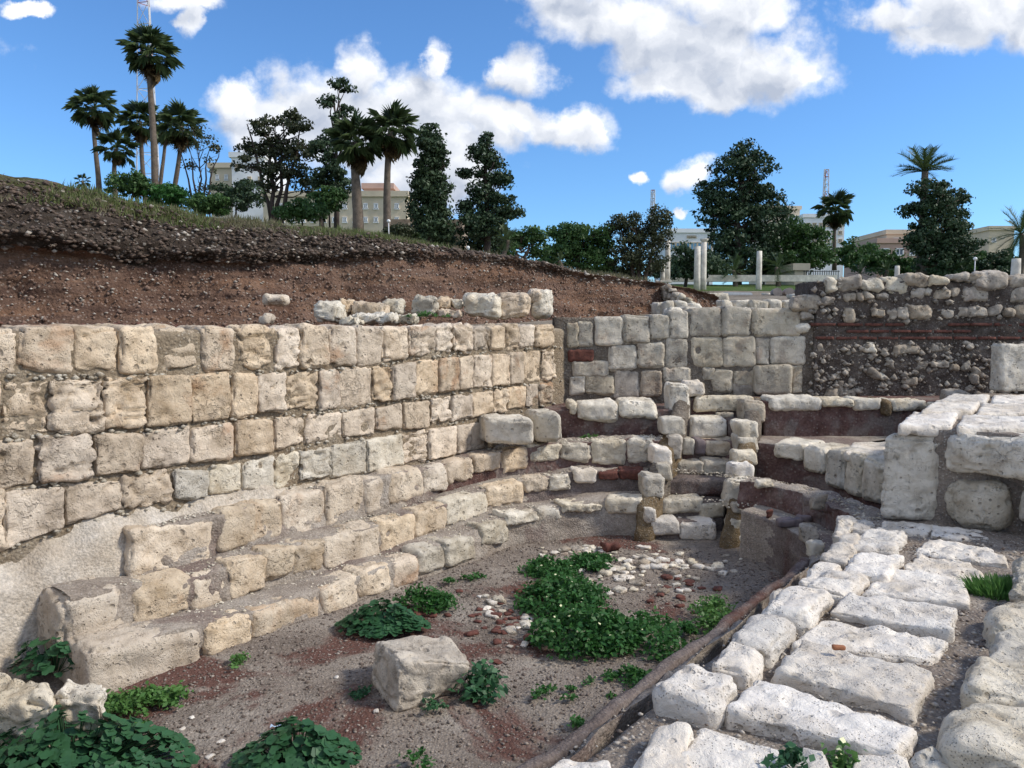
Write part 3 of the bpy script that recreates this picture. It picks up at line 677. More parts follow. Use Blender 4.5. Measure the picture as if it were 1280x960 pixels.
# ================================================================== SEATING TIERS
def tier(name, label, w, wn, stones, mats, z_under, parentloc, s0, face_mats, z_extra=(), s1=.5, end_ang=None, depth=.24, over=.02, pickr='far', extra=None, res=.022, amp=.014):
    tr = U_track(w, s0, s1, end_ang is None, end_ang); tr2 = U_track(wn, s0, s1, end_ang is None, end_ang)
    t = thing(name, label, 'stone bench', parentloc)
    zs = []
    qs = []
    for st in stones:
        x0, x1, y0, y1 = st[:4]; m = st[4] if len(st) > 4 else None; sk = st[5] if len(st) > 5 else 0
        x0 -= 1.3; x1 += 1.3; y1 += random.uniform(-2, 3); q = tr.quad(x0, x1, y0 + sk + random.uniform(-1.5, 1.5), y0 - sk, y1 + sk, y1 - sk + random.uniform(-2, 2))
        if q is None: print('miss', name, st); continue
        qs.append((q, m)); zs.append(((q[2][0] + q[3][0]) / 2, (q[2][1] + q[3][1]) / 2 - .012))
    u_in = min(q[0][0] for q, m in qs) + .07; zs += list(z_extra); zs.sort(); zu = [a[0] for a in zs]; zz = [a[1] for a in zs]
    ztop = lambda u: float(np.interp(u, zu, zz))
    nu = 420; P = []; prof_n = 34
    for u in np.linspace(u_in, tr.len, nu):
        xy, n = tr.at(u); zt = ztop(u); zb = z_under(u) - .06
        # matching point on the outer track
        f = u / tr.len
        xy2 = xy - n * (wn - w + .06)
        for k in range(prof_n):
            if k < 18: g = k / 17; p = xy - n * (.008 + .02 * g); P.append((p[0], p[1], zb + (zt - zb) * g))
            else: g = (k - 17) / (prof_n - 18); p = (xy - n * .045) * (1 - g) + xy2 * g; P.append((p[0], p[1], zt + .012 * math.sin(g * 3.14)))
    P = np.array(P); P[:, 2] += .010 * fbm(P * 9, 3) + .02 * fbm(P * 2.3, 2)
    pn = .05 * fbm(P * 2.6 + 7, 2) + .022 * fbm(P * 13, 3)
    pn = pn * (1 - .75 * sstep(.70, .76, np.repeat(np.linspace(0, 1, nu), prof_n))); P[:, 0] += pn * NX[0]; P[:, 1] += pn * NX[1]
    fc = grid_faces(nu, prof_n); me = mesh_np('bench_core', P - np.array(parentloc), fc, face_mats[0])
    for m in face_mats[1:]: me.materials.append(m)
    ui = np.repeat(np.linspace(0, 1, nu)[:-1], prof_n - 1); ki = np.tile(np.arange(prof_n - 1), nu - 1)
    # 0: left warm face, 1: grey/red face of the curved end, 2: tread
    wob = .004 * np.sin(ki * .9)
    idx = np.where(ki >= 17, 2, np.where(ui + wob > .66, 3, np.where(ui + wob > face_mats_split[0], 1, 0))); me.polygons.foreach_set('material_index', idx.astype(np.int32))
    rt = sstep(.60, .68, np.repeat(np.linspace(0, 1, nu), prof_n)); ero = rt * (.06 * np.minimum(0, fbm(P * 3.3 + 2, 3)) + .03 * fbm(P * 9, 3)); P2 = P.copy(); P2[:, 2] += ero * (np.tile(np.arange(prof_n), nu) > 12); P2[:, 0] += ero; P2[:, 1] += ero
    me.vertices.foreach_set('co', (P2 - np.array(parentloc)).astype(np.float32).ravel()); me.update()
    if s1 is not None and w < .5:
        # the stairs interrupt this bench
        import bmesh
        ua, ub = tr.pix(806, 640)[0], tr.pix(922, 640)[0]; bm = bmesh.new(); bm.from_mesh(me); bm.faces.ensure_lookup_table()
        uc = np.repeat(np.linspace(u_in, tr.len, nu)[:-1], prof_n - 1)
        bmesh.ops.delete(bm, geom=[bm.faces[i] for i in np.nonzero((uc > ua) & (uc < ub))[0]], context='FACES'); bm.to_mesh(me); bm.free()
    obj('bench_core', me, t, parentloc)
    u_min = min(q[0][0] for q, m in qs)
    for (q, m) in qs:
        dd_ = (5.5 - 4.68 - w + .0) if q[0][0] == u_min else depth * random.uniform(.9, 1.2)
        if q[0][0] == u_min: q = [(q[0][0], min(q[0][1], z_under(0) - .08)), (q[1][0], min(q[1][1], z_under(0) - .08)), q[2], q[3]]
        face_stone(tr.at, q, over * random.uniform(.4, 1.1), dd_, m or mats, t, res=res, rnd=random.uniform(.16, .26), amp=amp, rough=1.0, pit=random.choice((.008, .014, .022)), pitscale=random.choice((14, 20)), jit=.08, ridge=random.choice((0, .012)))
    # grit lying on the tread
    r = np.random.RandomState(len(name) + int(w * 100)); G = []
    for u in r.uniform(u_in, tr.len, 1500):
        xy, n = tr.at(u); p = xy - n * r.uniform(.05, wn - w + .02); G.append((p[0], p[1], ztop(u) + .005))
    o = pebbles('grit', np.array(G) - np.array(parentloc), r.uniform(.004, .018, len(G)) * r.uniform(.5, 1.3, len(G)), M['pale'], seed=4); o.parent = t
    return t, tr, ztop
face_mats_split = [.5]
W_, P_ = M['tier'], M['pale']
T1S = [(113, 253, 800, 858, W_, 12), (256, 316, 772, 815, W_, 8), (316, 400, 752, 792, W_, 10), (405, 449, 728, 772, W_, 8), (450, 488, 710, 742, W_, 6), (489, 523, 699, 735, M['wall'], 6),
       (524, 556, 685, 716, P_, 5), (557, 594, 672, 704, P_, 5), (600, 634, 653, 682, P_, 3), (635, 670, 641, 657, P_, 2), (673, 701, 636, 651, P_, 1), (704, 752, 631, 642, P_, 0), (760, 803, 622, 641, P_, 0)]
t1, tr1, z1 = tier('seating_bench', 'lowest curved stone bench around the pit floor', 0, .34, T1S, W_, lambda u: 0.0, (*SQ(1.9, -4.7), 0), 1.45,
                   (M['plaster_t'], M['plaster_g'], M['plaster_t'], M['plaster_r']), z_extra=[(6.9, .40), (7.4, .40), (8.2, .40), (10, .40), (12.5, .40)], s1=.4)
T2S = [(78, 158, 738, 815, W_, 8), (166, 240, 728, 776, W_, 10), (241, 285, 712, 762, W_, 6), (286, 331, 698, 744, W_, 5), (330, 366, 686, 726, W_, 5), (367, 405, 676, 720, W_, 4), (406, 474, 661, 706, W_, 8),
       (476, 517, 647, 692, W_, 6), (519, 556, 635, 668, W_, 5), (558, 607, 620, 650, P_, 5), (609, 654, 604, 634, W_, 3), (656, 687, 598, 616, W_, 1), (688, 712, 594, 613, P_, 1), (717, 746, 587, 604, M['white'], 0),
       (750, 772, 590, 600, M['brick'], 0), (775, 804, 589, 598, M['brick'], 0)]
t2, tr2, z2 = tier('seating_bench', 'second curved stone bench, one step up from the pit floor bench', .36, .64, T2S, W_, lambda u: z1(min(u, 11)) if u < 9 else .35, (*SQ(2.0, -5.05), 0), 1.75,
                   (M['plaster_t'], M['plaster_g'], M['plaster_t'], M['plaster_r']), z_extra=[(8.0, .62), (9.6, .60)], end_ang=165)
T3S = [(164, 262, 655, 708, W_, 6), (274, 352, 632, 686, W_, 7), (353, 405, 618, 672, W_, 5), (406, 456, 603, 655, W_, 6), (457, 482, 598, 642, W_, 3), (484, 528, 588, 626, W_, 4), (530, 558, 582, 615, W_, 3), (559, 592, 576, 602, M['wall'], 3),
       (594, 626, 568, 588, M['wall'], 3), (627, 659, 562, 588, M['wall'], 3), (661, 700, 554, 576, P_, 1), (701, 738, 552, 576, M['backw'], 0), (740, 781, 549, 578, P_, 0), (783, 821, 547, 578, P_, 0)]
t3, tr3, z3 = tier('seating_bench', 'third curved stone bench below the left retaining wall', .64, .90, T3S, W_, lambda u: z2(u), (*SQ(2.4, -5.3), 0), 2.2,
                   (M['plaster_t'], M['plaster_g'], M['plaster_t'], M['plaster_r']), end_ang=71)

# ================================================================== BACK: fourth bench, stairs, walls (frontal planes)
def rect8(x0, x1, y0, y1, Y, depth, sk=0):
    f = [ony(x0, y1 + sk, Y), ony(x1, y1 - sk, Y), ony(x1, y0 - sk, Y), ony(x0, y0 + sk, Y)]
    return f + [p + np.array((0, depth, 0)) for p in f]
def stones_Y(t, tab, Y, depth, mat, **kw):
    for r in tab:
        m = r[4] if len(r) > 4 else mat; yy = Y + (r[5] if len(r) > 5 else 0)
        stone(rect8(*r[:4], yy, depth), m, t, **kw)
def slab(name, x0, x1, y0, y1, z0, z1, mat, parent, amp=.02, nx=60, nz=30, ny=20):
    V, Fc = cube_grid(nx, ny, nz); P = np.array(((x0 + x1) / 2, (y0 + y1) / 2, (z0 + z1) / 2)) + V * np.array(((x1 - x0) / 2, (y1 - y0) / 2, (z1 - z0) / 2))
    P = P + (V / np.maximum(np.linalg.norm(V, axis=1, keepdims=True), .1)) * (amp * fbm(P * 3.5, 3) + amp * .6 * fbm(P * 15, 3))[:, None]
    L_ = np.array(WORLD_LOC[parent.name]); return obj(name, mesh_np(name, P - L_, Fc, mat), parent, L_)

def bench4():
    t = thing('seating_bench', 'short topmost bench with dark red face left of the stairs', 'stone bench', (1.1, 9.2, 1.0))
    slab('bench_core', .38, 1.95, 8.94, 9.9, .7, 1.20, M['plaster_r'], t, .025, 70, 24, 20)
    stones_Y(t, [(712, 722, 504, 518), (722, 772, 503, 527), (773, 823, 502, 525)], 8.88, .42, M['pale'], res=.02, rnd=.3, amp=.018, pit=.012, jit=.12)
    t = thing('seating_block', 'two large pale stone blocks side by side at the wall corner', 'stone block', (-.1, 8.1, .9))
    for (x0, x1, y0, y1, Y) in ((606, 668, 523, 557, 8.0), (668, 702, 516, 553, 8.25)):
        C = rect8(x0, x1, y0, y1, Y, .5); C = np.array(C); C[4:, 0] -= .12; C[3, 1] += .12; C[0, 1] += .12
        stone(C, M['pale'], t, name='block', res=.018, rnd=.2, amp=.016, pit=.014, jit=.04)
    t = thing('seating_bench', 'top bench with dark red plaster face under the brick banded wall', 'stone bench', (4.0, 9.2, .9))
    slab('bench_core', 3.0, 6.2, 8.98, 9.9, .6, 1.30, M['plaster_r'], t, .02, 110, 30, 20)
    stones_Y(t, [(963, 1029, 497, 514), (1030, 1067, 499, 509), (1068, 1103, 499, 515), (1103, 1115, 500, 520, M['mortar_ochre']), (1116, 1160, 500, 513), (1161, 1185, 505, 524)], 8.92, .40, M['pale'], res=.02, rnd=.28, amp=.015, pit=.012, jit=.10)
bench4()

# third bench, right of the stairs
T3R = Track([(2.45, 8.62), (2.8, 8.42), (3.12, 8.12), (3.36, 7.7), (3.47, 7.25), (3.47, 6.9), (3.42, 6.2)])
def bench3r():
    t = thing('seating_bench', 'curved bench of pale slabs between the stairs and the tall corner block', 'stone bench', (3.5, 7.8, .5))
    P = []; nu = 140; pn = 34
    for u in np.linspace(0, T3R.len, nu):
        xy, n = T3R.at(u)
        for k in range(pn):
            if k < 16: g = k / 15; p = xy - n * (.03 + .02 * g); P.append((p[0], p[1], .35 + .53 * g))
            else: g = (k - 15) / (pn - 16); p = xy - n * (.05 + g * (1.9 if u < .9 else 1.0)); P.append((p[0], p[1], .885))
    P = np.array(P); P[:, 2] += .012 * fbm(P * 8, 3); dn = .03 * fbm(P * 3, 3); P[:, 0] += dn; P[:, 1] += dn * .5
    me = mesh_np('bench_core', P - np.array(t.location), grid_faces(nu, pn), M['plaster_r']); me.materials.append(M['plaster_t'])
    ki = np.tile(np.arange(pn - 1), nu - 1); me.polygons.foreach_set('material_index', np.where(ki >= 15, 1, 0).astype(np.int32))
    obj('bench_core', me, t, t.location)
    for (x0, x1, y0, y1, d) in ((968, 1005, 553, 570, .42), (1005, 1031, 558, 588, .5), (1031, 1056, 566, 608, .5), (1056, 1078, 575, 616, .3), (1079, 1104, 582, 625, .3)):
        q = T3R.quad(x0, x1, y0, y0 + 6, y1, y1 + 6)
        if q: 
            q = [q[0], q[1], (q[2][0], .93), (q[3][0], .93)]
            face_stone(T3R.at, q, .03, d, M['pale'], t, res=.02, rnd=.22, amp=.014, pit=.014, jit=.08)
        else: print('miss T3R', x0)
    for (x0, x1, y0, y1) in ((1055, 1108, 552, 566), (1095, 1125, 565, 572)):
        f = [onz(x0, y1, .93), onz(x1, y1, .93), onz(x1 + 5, y0, .93), onz(x0 + 12, y0, .93)]
        lo = [p - np.array((0, 0, .1)) for p in f]
        stone([lo[0], lo[1], f[1], f[0], lo[3], lo[2], f[2], f[3]], M['white'], t, res=.03, rnd=.3, amp=.01, pit=.008, jit=.05)
bench3r()

def stairs():
    t = thing('staircase', 'narrow flight of worn stone steps between two low side kerbs', 'stairs', (1.8, 7.9, 0))
    n = 7; Ys = [7.72 + .23 * k for k in range(n)]
    rows = [  # ytop, stones
        (651, [(812, 850, 650, 668, 'white'), (850, 897, 654, 677, 'white')]),
        (625, [(828, 880, 624, 642, 'pale'), (875, 907, 629, 648, 'pale')]),
        (600, [(834, 917, 599, 621, 'plaster_g')]),
        (577, [(846, 880, 577, 595, 'backw'), (880, 911, 576, 594, 'backw'), (910, 920, 577, 590, 'rub')]),
        (549, [(853, 869, 549, 570, 'pale'), (870, 883, 550, 568, 'dark_s'), (881, 922, 551, 569, 'block')]),
        (523, [(862, 911, 523, 549, 'pale'), (911, 930, 524, 547, 'plaster_g')]),
        (496, [(868, 943, 496, 514, 'pale'), (895, 918, 515, 522, 'pale')])]
    M['dark_s'] = M['purple']
    for k, (yt, sts) in enumerate(rows):
        Y = Ys[k]
        for (x0, x1, y0, y1, m) in sts:
            stone(rect8(x0, x1, y0, y1, Y, .30), M[m], t, name='step_stone', res=.018, rnd=.2, amp=.010, pit=.010, jit=.07)
        xs = [s[0] for s in sts] + [s[1] for s in sts]; a = ony(min(xs), yt, Y); b = ony(max(xs), yt, Y); z = a[2]
        e_ = 0 if k < 3 else .05; slab('step_core', a[0] - e_, b[0] + e_, Y + .05, Y + .5, max(-.1, z - .5), z - .025, M['plaster_g'], t, .01, 20, 10, 10)
    # side kerbs: ochre mortar ramps carrying stones
    for nm, pl, w in (('left', [(806, 664, 7.70), (812, 625, 7.85), (822, 585, 8.1), (838, 545, 8.5), (852, 500, 9.0), (855, 490, 9.3)], .105), ('right', [(912, 680, 7.50), (920, 640, 7.7), (926, 600, 8.0), (933, 560, 8.35), (940, 515, 8.8), (945, 498, 9.2)], .105)):
        P = []; pts = [ony(x, y, Y) for (x, y, Y) in pl]; m = 60
        for i in range(m):
            f = i / (m - 1) * (len(pts) - 1); j = min(int(f), len(pts) - 2); p = pts[j] * (1 - (f - j)) + pts[j + 1] * (f - j)
            if i == 0: P += [(p[0], p[1] - .05, -.1)] * 9; continue
            for (dx, dz) in ((-w, -.9), (-w, -.3), (-w, -.06), (-w * .8, 0), (0, .02), (w * .8, 0), (w, -.06), (w, -.3), (w, -.9)):
                P.append((p[0] + dx, p[1], max(-.1, p[2] + dz)))
        P = np.array(P); nn = .055 * fbm(P * 6, 3); P[:, 0] += nn; P[:, 1] += nn * .8
        V = P; fc = [tuple(f) for f in grid_faces(m, 9)] + [tuple(range(8, -1, -1)), tuple(range((m - 1) * 9, m * 9))]
        me = mesh_np('kerb_core', V - np.array(t.location), fc, M['mortar_ochre']); me.materials.append(M['mortar_grey']); me.polygons.foreach_set('material_index', [1 if (i // 8 > 17 and (i // 8) % 29 > 7) else 0 for i in range(len(fc))]); obj('kerb_core', me, t, t.location)
    for (x0, x1, y0, y1, Y, m) in ((839, 862, 481, 526, 8.95, 'pale'), (858, 880, 479, 494, 9.1, 'white'), (828, 856, 524, 545, 8.45, 'pale'), (838, 853, 545, 575, 8.35, 'block'), (816, 840, 562, 581, 8.15, 'white'), (822, 838, 580, 598, 8.05, 'pale'), (805, 831, 597, 622, 7.86, 'pale'), (806, 820, 636, 652, 7.72, 'white'),
                                   (930, 958, 503, 528, 8.8, 'block'), (924, 947, 530, 546, 8.45, 'pale'), (923, 948, 547, 563, 8.4, 'pale'), (919, 946, 566, 582, 8.2, 'pale'), (916, 941, 583, 600, 8.0, 'white'), (911, 943, 602, 637, 7.8, 'pale'), (917, 931, 632, 640, 7.68, 'white'), (916, 928, 652, 670, 7.6, 'pale'), (916, 927, 671, 680, 7.55, 'white')):
        stone(rect8(x0 - 1, x1 + 1, y0 - 1.5, y1 + 2, Y, .28), M[m], t, name='kerb_stone', res=.018, rnd=.18, amp=.014, pit=.012, jit=.10)
stairs()

# ---- back wall, left part (ashlar)
YB = 9.70
def back_wall():
    t = thing('retaining_wall', 'grey stained ashlar wall across the back, between the wall corner and the brick banded wall', 'wall', (2.3, YB + .2, .9))
    slab('mortar_core', .55, 3.95, YB + .025, YB + .65, .6, 2.30, M['mortar_grey'], t, .02, 120, 60, 20)
    A = [(709, 722, 404, 433), (723, 741, 403, 432), (744, 778, 398, 430), (780, 812, 395, 428), (813, 836, 394, 424), (837, 861, 389, 423), (863, 902, 386, 421), (904, 940, 385, 419), (942, 1000, 386, 419),
         (712, 741, 438, 450, M['brick']), (716, 760, 452, 470), (762, 795, 430, 462), (797, 831, 429, 459), (833, 861, 424, 460), (865, 903, 422, 458), (905, 944, 421, 457), (946, 962, 423, 455), (964, 1008, 421, 455),
         (712, 731, 470, 492), (733, 766, 470, 492), (768, 800, 464, 496, M['rub']), (802, 828, 464, 494, M['rub']), (830, 862, 461, 477), (836, 860, 479, 494, M['rub']), (880, 893, 461, 474), (890, 915, 463, 490), (865, 880, 478, 494, M['rub']), (918, 944, 464, 480), (946, 991, 457, 492, M['backw'], -.12), (991, 1003, 458, 490), (918, 943, 480, 495, M['rub'])]
    A = [(a[0] - 1, a[1] + 1, a[2] - 1, a[3] + 1.5) + tuple(a[4:]) for a in A]
    stones_Y(t, A, YB, .4, M['backw'], res=.022, rnd=.12, amp=.012, pit=.013, jit=.05)
back_wall()

# ---- back wall, right part: rubble, three brick courses, rubble concrete
def brick_wall():
    t = thing('rubble_wall', 'dark rubble wall banded with three thin courses of red brick', 'wall', (5.3, YB + .2, 1.2))
    slab('mortar_core', 3.86, 9.2, YB - .012, YB + .75, .9, 2.76, M['mortar_dark'], t, .045, 220, 90, 24)
    yb = YB - .03
    big = [(1033, 1047, 348, 365, P_), (1047, 1078, 346, 365), (1078, 1106, 347, 362, P_), (1106, 1137, 345, 365, P_), (1133, 1161, 343, 358), (1162, 1187, 343, 356, P_), (1188, 1212, 342, 352), (1212, 1230, 341, 351), (1225, 1263, 337, 358), (1263, 1290, 343, 357), (1290, 1330, 340, 358), (1331, 1370, 342, 360),
           (992, 1028, 367, 387), (1000, 1019, 388, 402), (997, 1014, 403, 419, P_),
           (1055, 1070, 366, 376), (1072, 1080, 365, 375), (1081, 1094, 363, 374), (1097, 1113, 364, 376), (1140, 1157, 361, 373), (1158, 1166, 361, 369, P_), (1167, 1187, 361, 376), (1189, 1201, 359, 373), (1205, 1239, 358, 376), (1260, 1290, 358, 378), (1300, 1330, 362, 378),
           (1030, 1046, 370, 382), (1054, 1070, 385, 402), (1092, 1106, 386, 396), (1110, 1126, 385, 404), (1125, 1136, 383, 399), (1138, 1168, 381, 401), (1179, 1196, 386, 396), (1198, 1209, 384, 397), (1212, 1238, 382, 397), (1239, 1253, 383, 395), (1255, 1268, 385, 396), (1270, 1295, 376, 400), (1300, 1335, 382, 398),
           (1022, 1032, 429, 440), (1079, 1096, 429, 442, P_), (1119, 1154, 430, 442), (1164, 1185, 429, 440), (1143, 1162, 448, 466), (1165, 1187, 452, 460), (1131, 1146, 472, 482), (1033, 1050, 484, 498), (1048, 1056, 476, 498), (1056, 1072, 487, 498), (1085, 1103, 460, 474), (1191, 1201, 454, 462), (1204, 1216, 452, 466), (1218, 1226, 461, 470), (1216, 1226, 470, 480), (1112, 1121, 451, 461), (1098, 1110, 466, 476, P_), (1060, 1069, 471, 480), (1042, 1052, 467, 473)]
    for r in big:
        m = r[4] if len(r) > 4 else M['rub']
        stone(rect8(*r[:4], yb - random.uniform(.0, .06), .25), m, t, res=.02, rnd=.34, amp=.022, pit=.012, jit=.2)
    for row, (yy, sh) in enumerate(((405.5, 0), (414, 14), (422.5, 6))):
        x = 1014 + sh
        while x < 1340:
            l = random.uniform(24, 34)
            if random.random() < .86: stone(rect8(x, x + l - 3, yy - 1.8, yy + 1.8, yb - random.uniform(-.01, .02), .22), M['brick'], t, name='brick', res=.05, rnd=.12, amp=.004, jit=.08)
            x += l
    r = np.random.RandomState(12); P = []; sz = []
    for k in range(900):
        x = r.uniform(1012, 1330); y = r.uniform(428, 496) if k < 700 else r.uniform(350, 402); p = ony(x, y, yb + r.uniform(-.02, .03)); P.append(p); sz.append(r.uniform(.015, .055) if r.rand() < .5 else r.uniform(.01, .025))
    o = pebbles('rubble_chip', np.array(P) - np.array(t.location), sz, M['rub'], seed=11, flat=.9); o.parent = t
    t2_ = thing('ashlar_block', 'large upright pale block at the right edge, standing against the brick banded wall', 'stone block', (5.9, 8.8, 1.4))
    stone(rect8(1252, 1310, 430, 489, 8.6, .22), M['pale'], t2_, name='block', res=.018, rnd=.09, amp=.012, pit=.014, jit=.04)
    o = stone(rect8(1187, 1217, 489, 505, 8.75, .25), M['rub'], None, name='loose_stone', res=.02, rnd=.4, amp=.02, pit=.01, jit=.15)
    tag(o, 'rounded grey stone lying at the foot of the brick banded wall', 'stone')
brick_wall()

# ---- platform and the big blocks on the right
def platform():
    t = thing('stone_platform', 'raised platform faced with huge pitted limestone blocks on the right', 'platform', (4.0, 6.4, .6))
    # core, aligned with the hall axis
    def corner(s, q): return SQ(s, q)
    o0 = np.array((3.08, 6.10)); 
    V, Fc = cube_grid(50, 60, 16); P = []
    for v in V:
        xy = o0 + NX * ((v[0] + 1) / 2 * 4.2 + .06) + AX * ((v[1] + 1) / 2 * 4.2 + .12); P.append((xy[0], min(xy[1], 9.6), .4 + (v[2] + 1) / 2 * .97))
    P = np.array(P); P += np.stack((.03 * fbm(P * 3, 3), .03 * fbm(P * 3 + 5, 3), .02 * fbm(P * 5, 3)), 1)
    obj('platform_core', mesh_np('platform_core', P - np.array(t.location), Fc, M['path']), t, t.location)
    def blk(px, depth, m, **kw):
        # px: front quad bl br tr tl with individual distances
        f = [ony(x, y, Y) for (x, y, Y) in px]; bk = [p + np.array((AX[0], AX[1], 0)) * depth for p in f]
        return stone(f + bk, m, t, name='block', **kw)
    blk([(1099, 647, 6.06), (1174, 652, 5.98), (1177, 545, 5.98), (1108, 541, 6.06)], .75, M['pale'], res=.012, rnd=.16, amp=.022, pit=.03, pitscale=15, jit=.05, ridge=.012, rough=.45)
    blk([(1182, 588, 5.86), (1300, 604, 5.35), (1305, 548, 5.35), (1186, 542, 5.86)], .8, M['pale'], res=.012, rnd=.24, amp=.025, pit=.05, pitscale=12, jit=.06, ridge=.012, rough=.4)
    blk([(1180, 662, 5.84), (1262, 668, 5.55), (1262, 606, 5.55), (1182, 604, 5.84)], .5, M['pale'], res=.012, rnd=.36, amp=.03, pit=.03, pitscale=17, jit=.08, ridge=.01, rough=.4)
    blk([(1272, 660, 5.5), (1345, 668, 5.1), (1345, 604, 5.1), (1272, 606, 5.5)], .5, M['pale'], res=.02, rnd=.3, amp=.03, pit=.02, jit=.08)
    for (q, z) in (([(1122, 531), (1190, 532), (1198, 514), (1142, 515)], 1.41), ([(1196, 533), (1290, 534), (1290, 520), (1204, 517)], 1.41), ([(1150, 513), (1215, 515), (1225, 502), (1170, 501)], 1.43), ([(1220, 516), (1290, 517), (1290, 505), (1228, 503)], 1.42), ([(1172, 500), (1232, 501), (1238, 493), (1190, 492)], 1.42), ([(1238, 502), (1300, 503), (1300, 493), (1242, 493)], 1.42)):
        f = [onz(x, y, z + random.uniform(-.01, .02)) for (x, y) in q]; lo = [p - np.array((0, 0, .09)) for p in f]
        stone([lo[0], lo[1], f[1], f[0], lo[3], lo[2], f[2], f[3]], M['white'], t, res=.022, rnd=.3, amp=.010, pit=.014, jit=.06, rough=.4)
platform()

# ---- right low wall: paved top of the hall side wall
def flat_stone(q, z, hgt, mat, t, name='stone', grow=1.05, **kw):
    """q: pixels bl br tr tl of the top face, z its level"""
    f = [onz(x, y, z) for (x, y) in q]; c = sum(f) / 4
    f = [c + (p - c) * grow for p in f]; lo = [p + (p - c) * .04 - np.array((0, 0, hgt)) for p in f]
    return stone([lo[0], lo[1], f[1], f[0], lo[3], lo[2], f[2], f[3]], mat, t, name=name, **kw)
def low_wall():
    t = thing('low_wall', 'broad low wall topped with white weathered paving stones, running into the right foreground', 'wall', (1.4, 3.8, 0))
    # inner face of the wall above the curb
    nu, nz = 200, 20; P = []
    for s in np.linspace(-1.5, 6.6, nu):
        for z in np.linspace(.3, .60, nz): xy = SQ(s, -1.53); P.append((xy[0], xy[1], z))
    P = np.array(P); d = .03 * fbm(P * 4, 3); P[:, 0] += d; P[:, 1] -= d
    obj('wall_core', mesh_np('wall_core', P - np.array(t.location), grid_faces(nu, nz), M['plaster_t']), t, t.location)
    Wm, Pm = M['white'], M['pale']
    E = [  # edge stones: (top quad bl br tr tl), z, height
        ([(660, 990), (790, 990), (765, 945), (700, 940)], .66, .26), ([(772, 960), (872, 975), (868, 905), (812, 893)], .72, .3), ([(809, 856), (897, 876), (926, 841), (864, 823)], .74, .22),
        ([(886, 826), (946, 838), (962, 806), (912, 796)], .72, .22), ([(912, 796), (968, 808), (1000, 772), (945, 764)], .73, .2), ([(948, 760), (1012, 768), (1040, 738), (985, 732)], .74, .2),
        ([(955, 752), (985, 758), (1000, 738), (968, 734)], .68, .2), ([(1006, 733), (1062, 742), (1086, 716), (1030, 712)], .70, .16), ([(998, 724), (1032, 730), (1050, 706), (1018, 702)], .68, .2),
        ([(1050, 712), (1110, 718), (1130, 688), (1072, 684)], .70, .15), ([(1028, 694), (1060, 700), (1080, 668), (1050, 664)], .68, .2), ([(1062, 684), (1118, 688), (1136, 665), (1082, 662)], .68, .14),
        ([(1042, 668), (1058, 672), (1068, 646), (1048, 642)], .69, .28), ([(1060, 662), (1088, 664), (1094, 650), (1064, 646)], .66, .2)]
    for (q, z, h) in E: flat_stone(q, z, h, Wm, t, res=.012, rnd=.26, amp=.022, pit=.016, pitscale=15, jit=.10, ridge=.008, rough=.4)
    S = [([(1098, 664), (1158, 668), (1164, 656), (1104, 652)], .64, .1), ([(1165, 670), (1235, 676), (1230, 664), (1168, 660)], .64, .1), ([(1145, 690), (1262, 706), (1240, 684), (1165, 675)], .65, .1),
         ([(1130, 712), (1232, 726), (1215, 704), (1150, 693)], .65, .1), ([(1082, 738), (1210, 754), (1205, 722), (1112, 712)], .67, .13), ([(1042, 762), (1180, 788), (1192, 758), (1062, 742)], .68, .13),
         ([(998, 806), (1160, 820), (1180, 800), (1030, 773)], .67, .12), ([(968, 836), (1140, 880), (1164, 834), (1010, 798)], .69, .14), ([(912, 888), (1118, 946), (1138, 908), (952, 846)], .69, .15),
         ([(820, 975), (1000, 1010), (1010, 950), (880, 905)], .68, .14), ([(1052, 985), (1150, 990), (1128, 950), (1062, 938)], .67, .13), ([(982, 975), (1040, 985), (1034, 940), (1000, 932)], .69, .12)]
    for (q, z, h) in S: flat_stone(q, z, h, Wm, t, name='paving_stone', res=.012, rnd=.15, amp=.018, pit=.018, pitscale=12, jit=.15, ridge=.004, rough=.35)
    for (q, z, h) in [([(680, 1100), (860, 1110), (850, 1010), (700, 1000)], .68, .2), ([(870, 1110), (1120, 1120), (1090, 1000), (880, 1000)], .68, .2)]: flat_stone(q, z, h, Wm, t, name='paving_stone', res=.03, rnd=.3, amp=.02, pit=.01, jit=.08)
    # plaster lip on the front edge of the curb
    pts = []; rad = []
    for s in np.linspace(-.5, 5.9, 80):
        xy = SQ(s, -1.775 + .012 * math.sin(s * 5)); pts.append((xy[0], xy[1], .410 + .008 * math.sin(s * 9))); rad.append(.038 + .008 * math.sin(s * 13))
    P = []
    for i, (x, y, z) in enumerate(pts):
        for (o, h) in ((-.035, -.40), (-.038, -.012), (-.032, .002), (-.005, .005), (.015, .004), (.028, -.002), (.034, -.06)): P.append((x + NX[0] * o, y + NX[1] * o, z + h))
    P = np.array(P); d = .012 * fbm(P * 2.4, 3) + .016 * fbm(P * 14, 2); P[:, 0] += d * NX[0]; P[:, 1] += d * NX[1]; P[:, 2] += .007 * fbm(P * 4 + 3, 3)
    obj('plaster_lip', mesh_np('plaster_lip', P - np.array(t.location), grid_faces(80, 7), M['plaster_g']), t, t.location)
    # outer row of boulders
    t = thing('boulder_row', 'row of rough white boulders along the right edge of the paved wall', 'stones', (2.3, 3.4, .5))
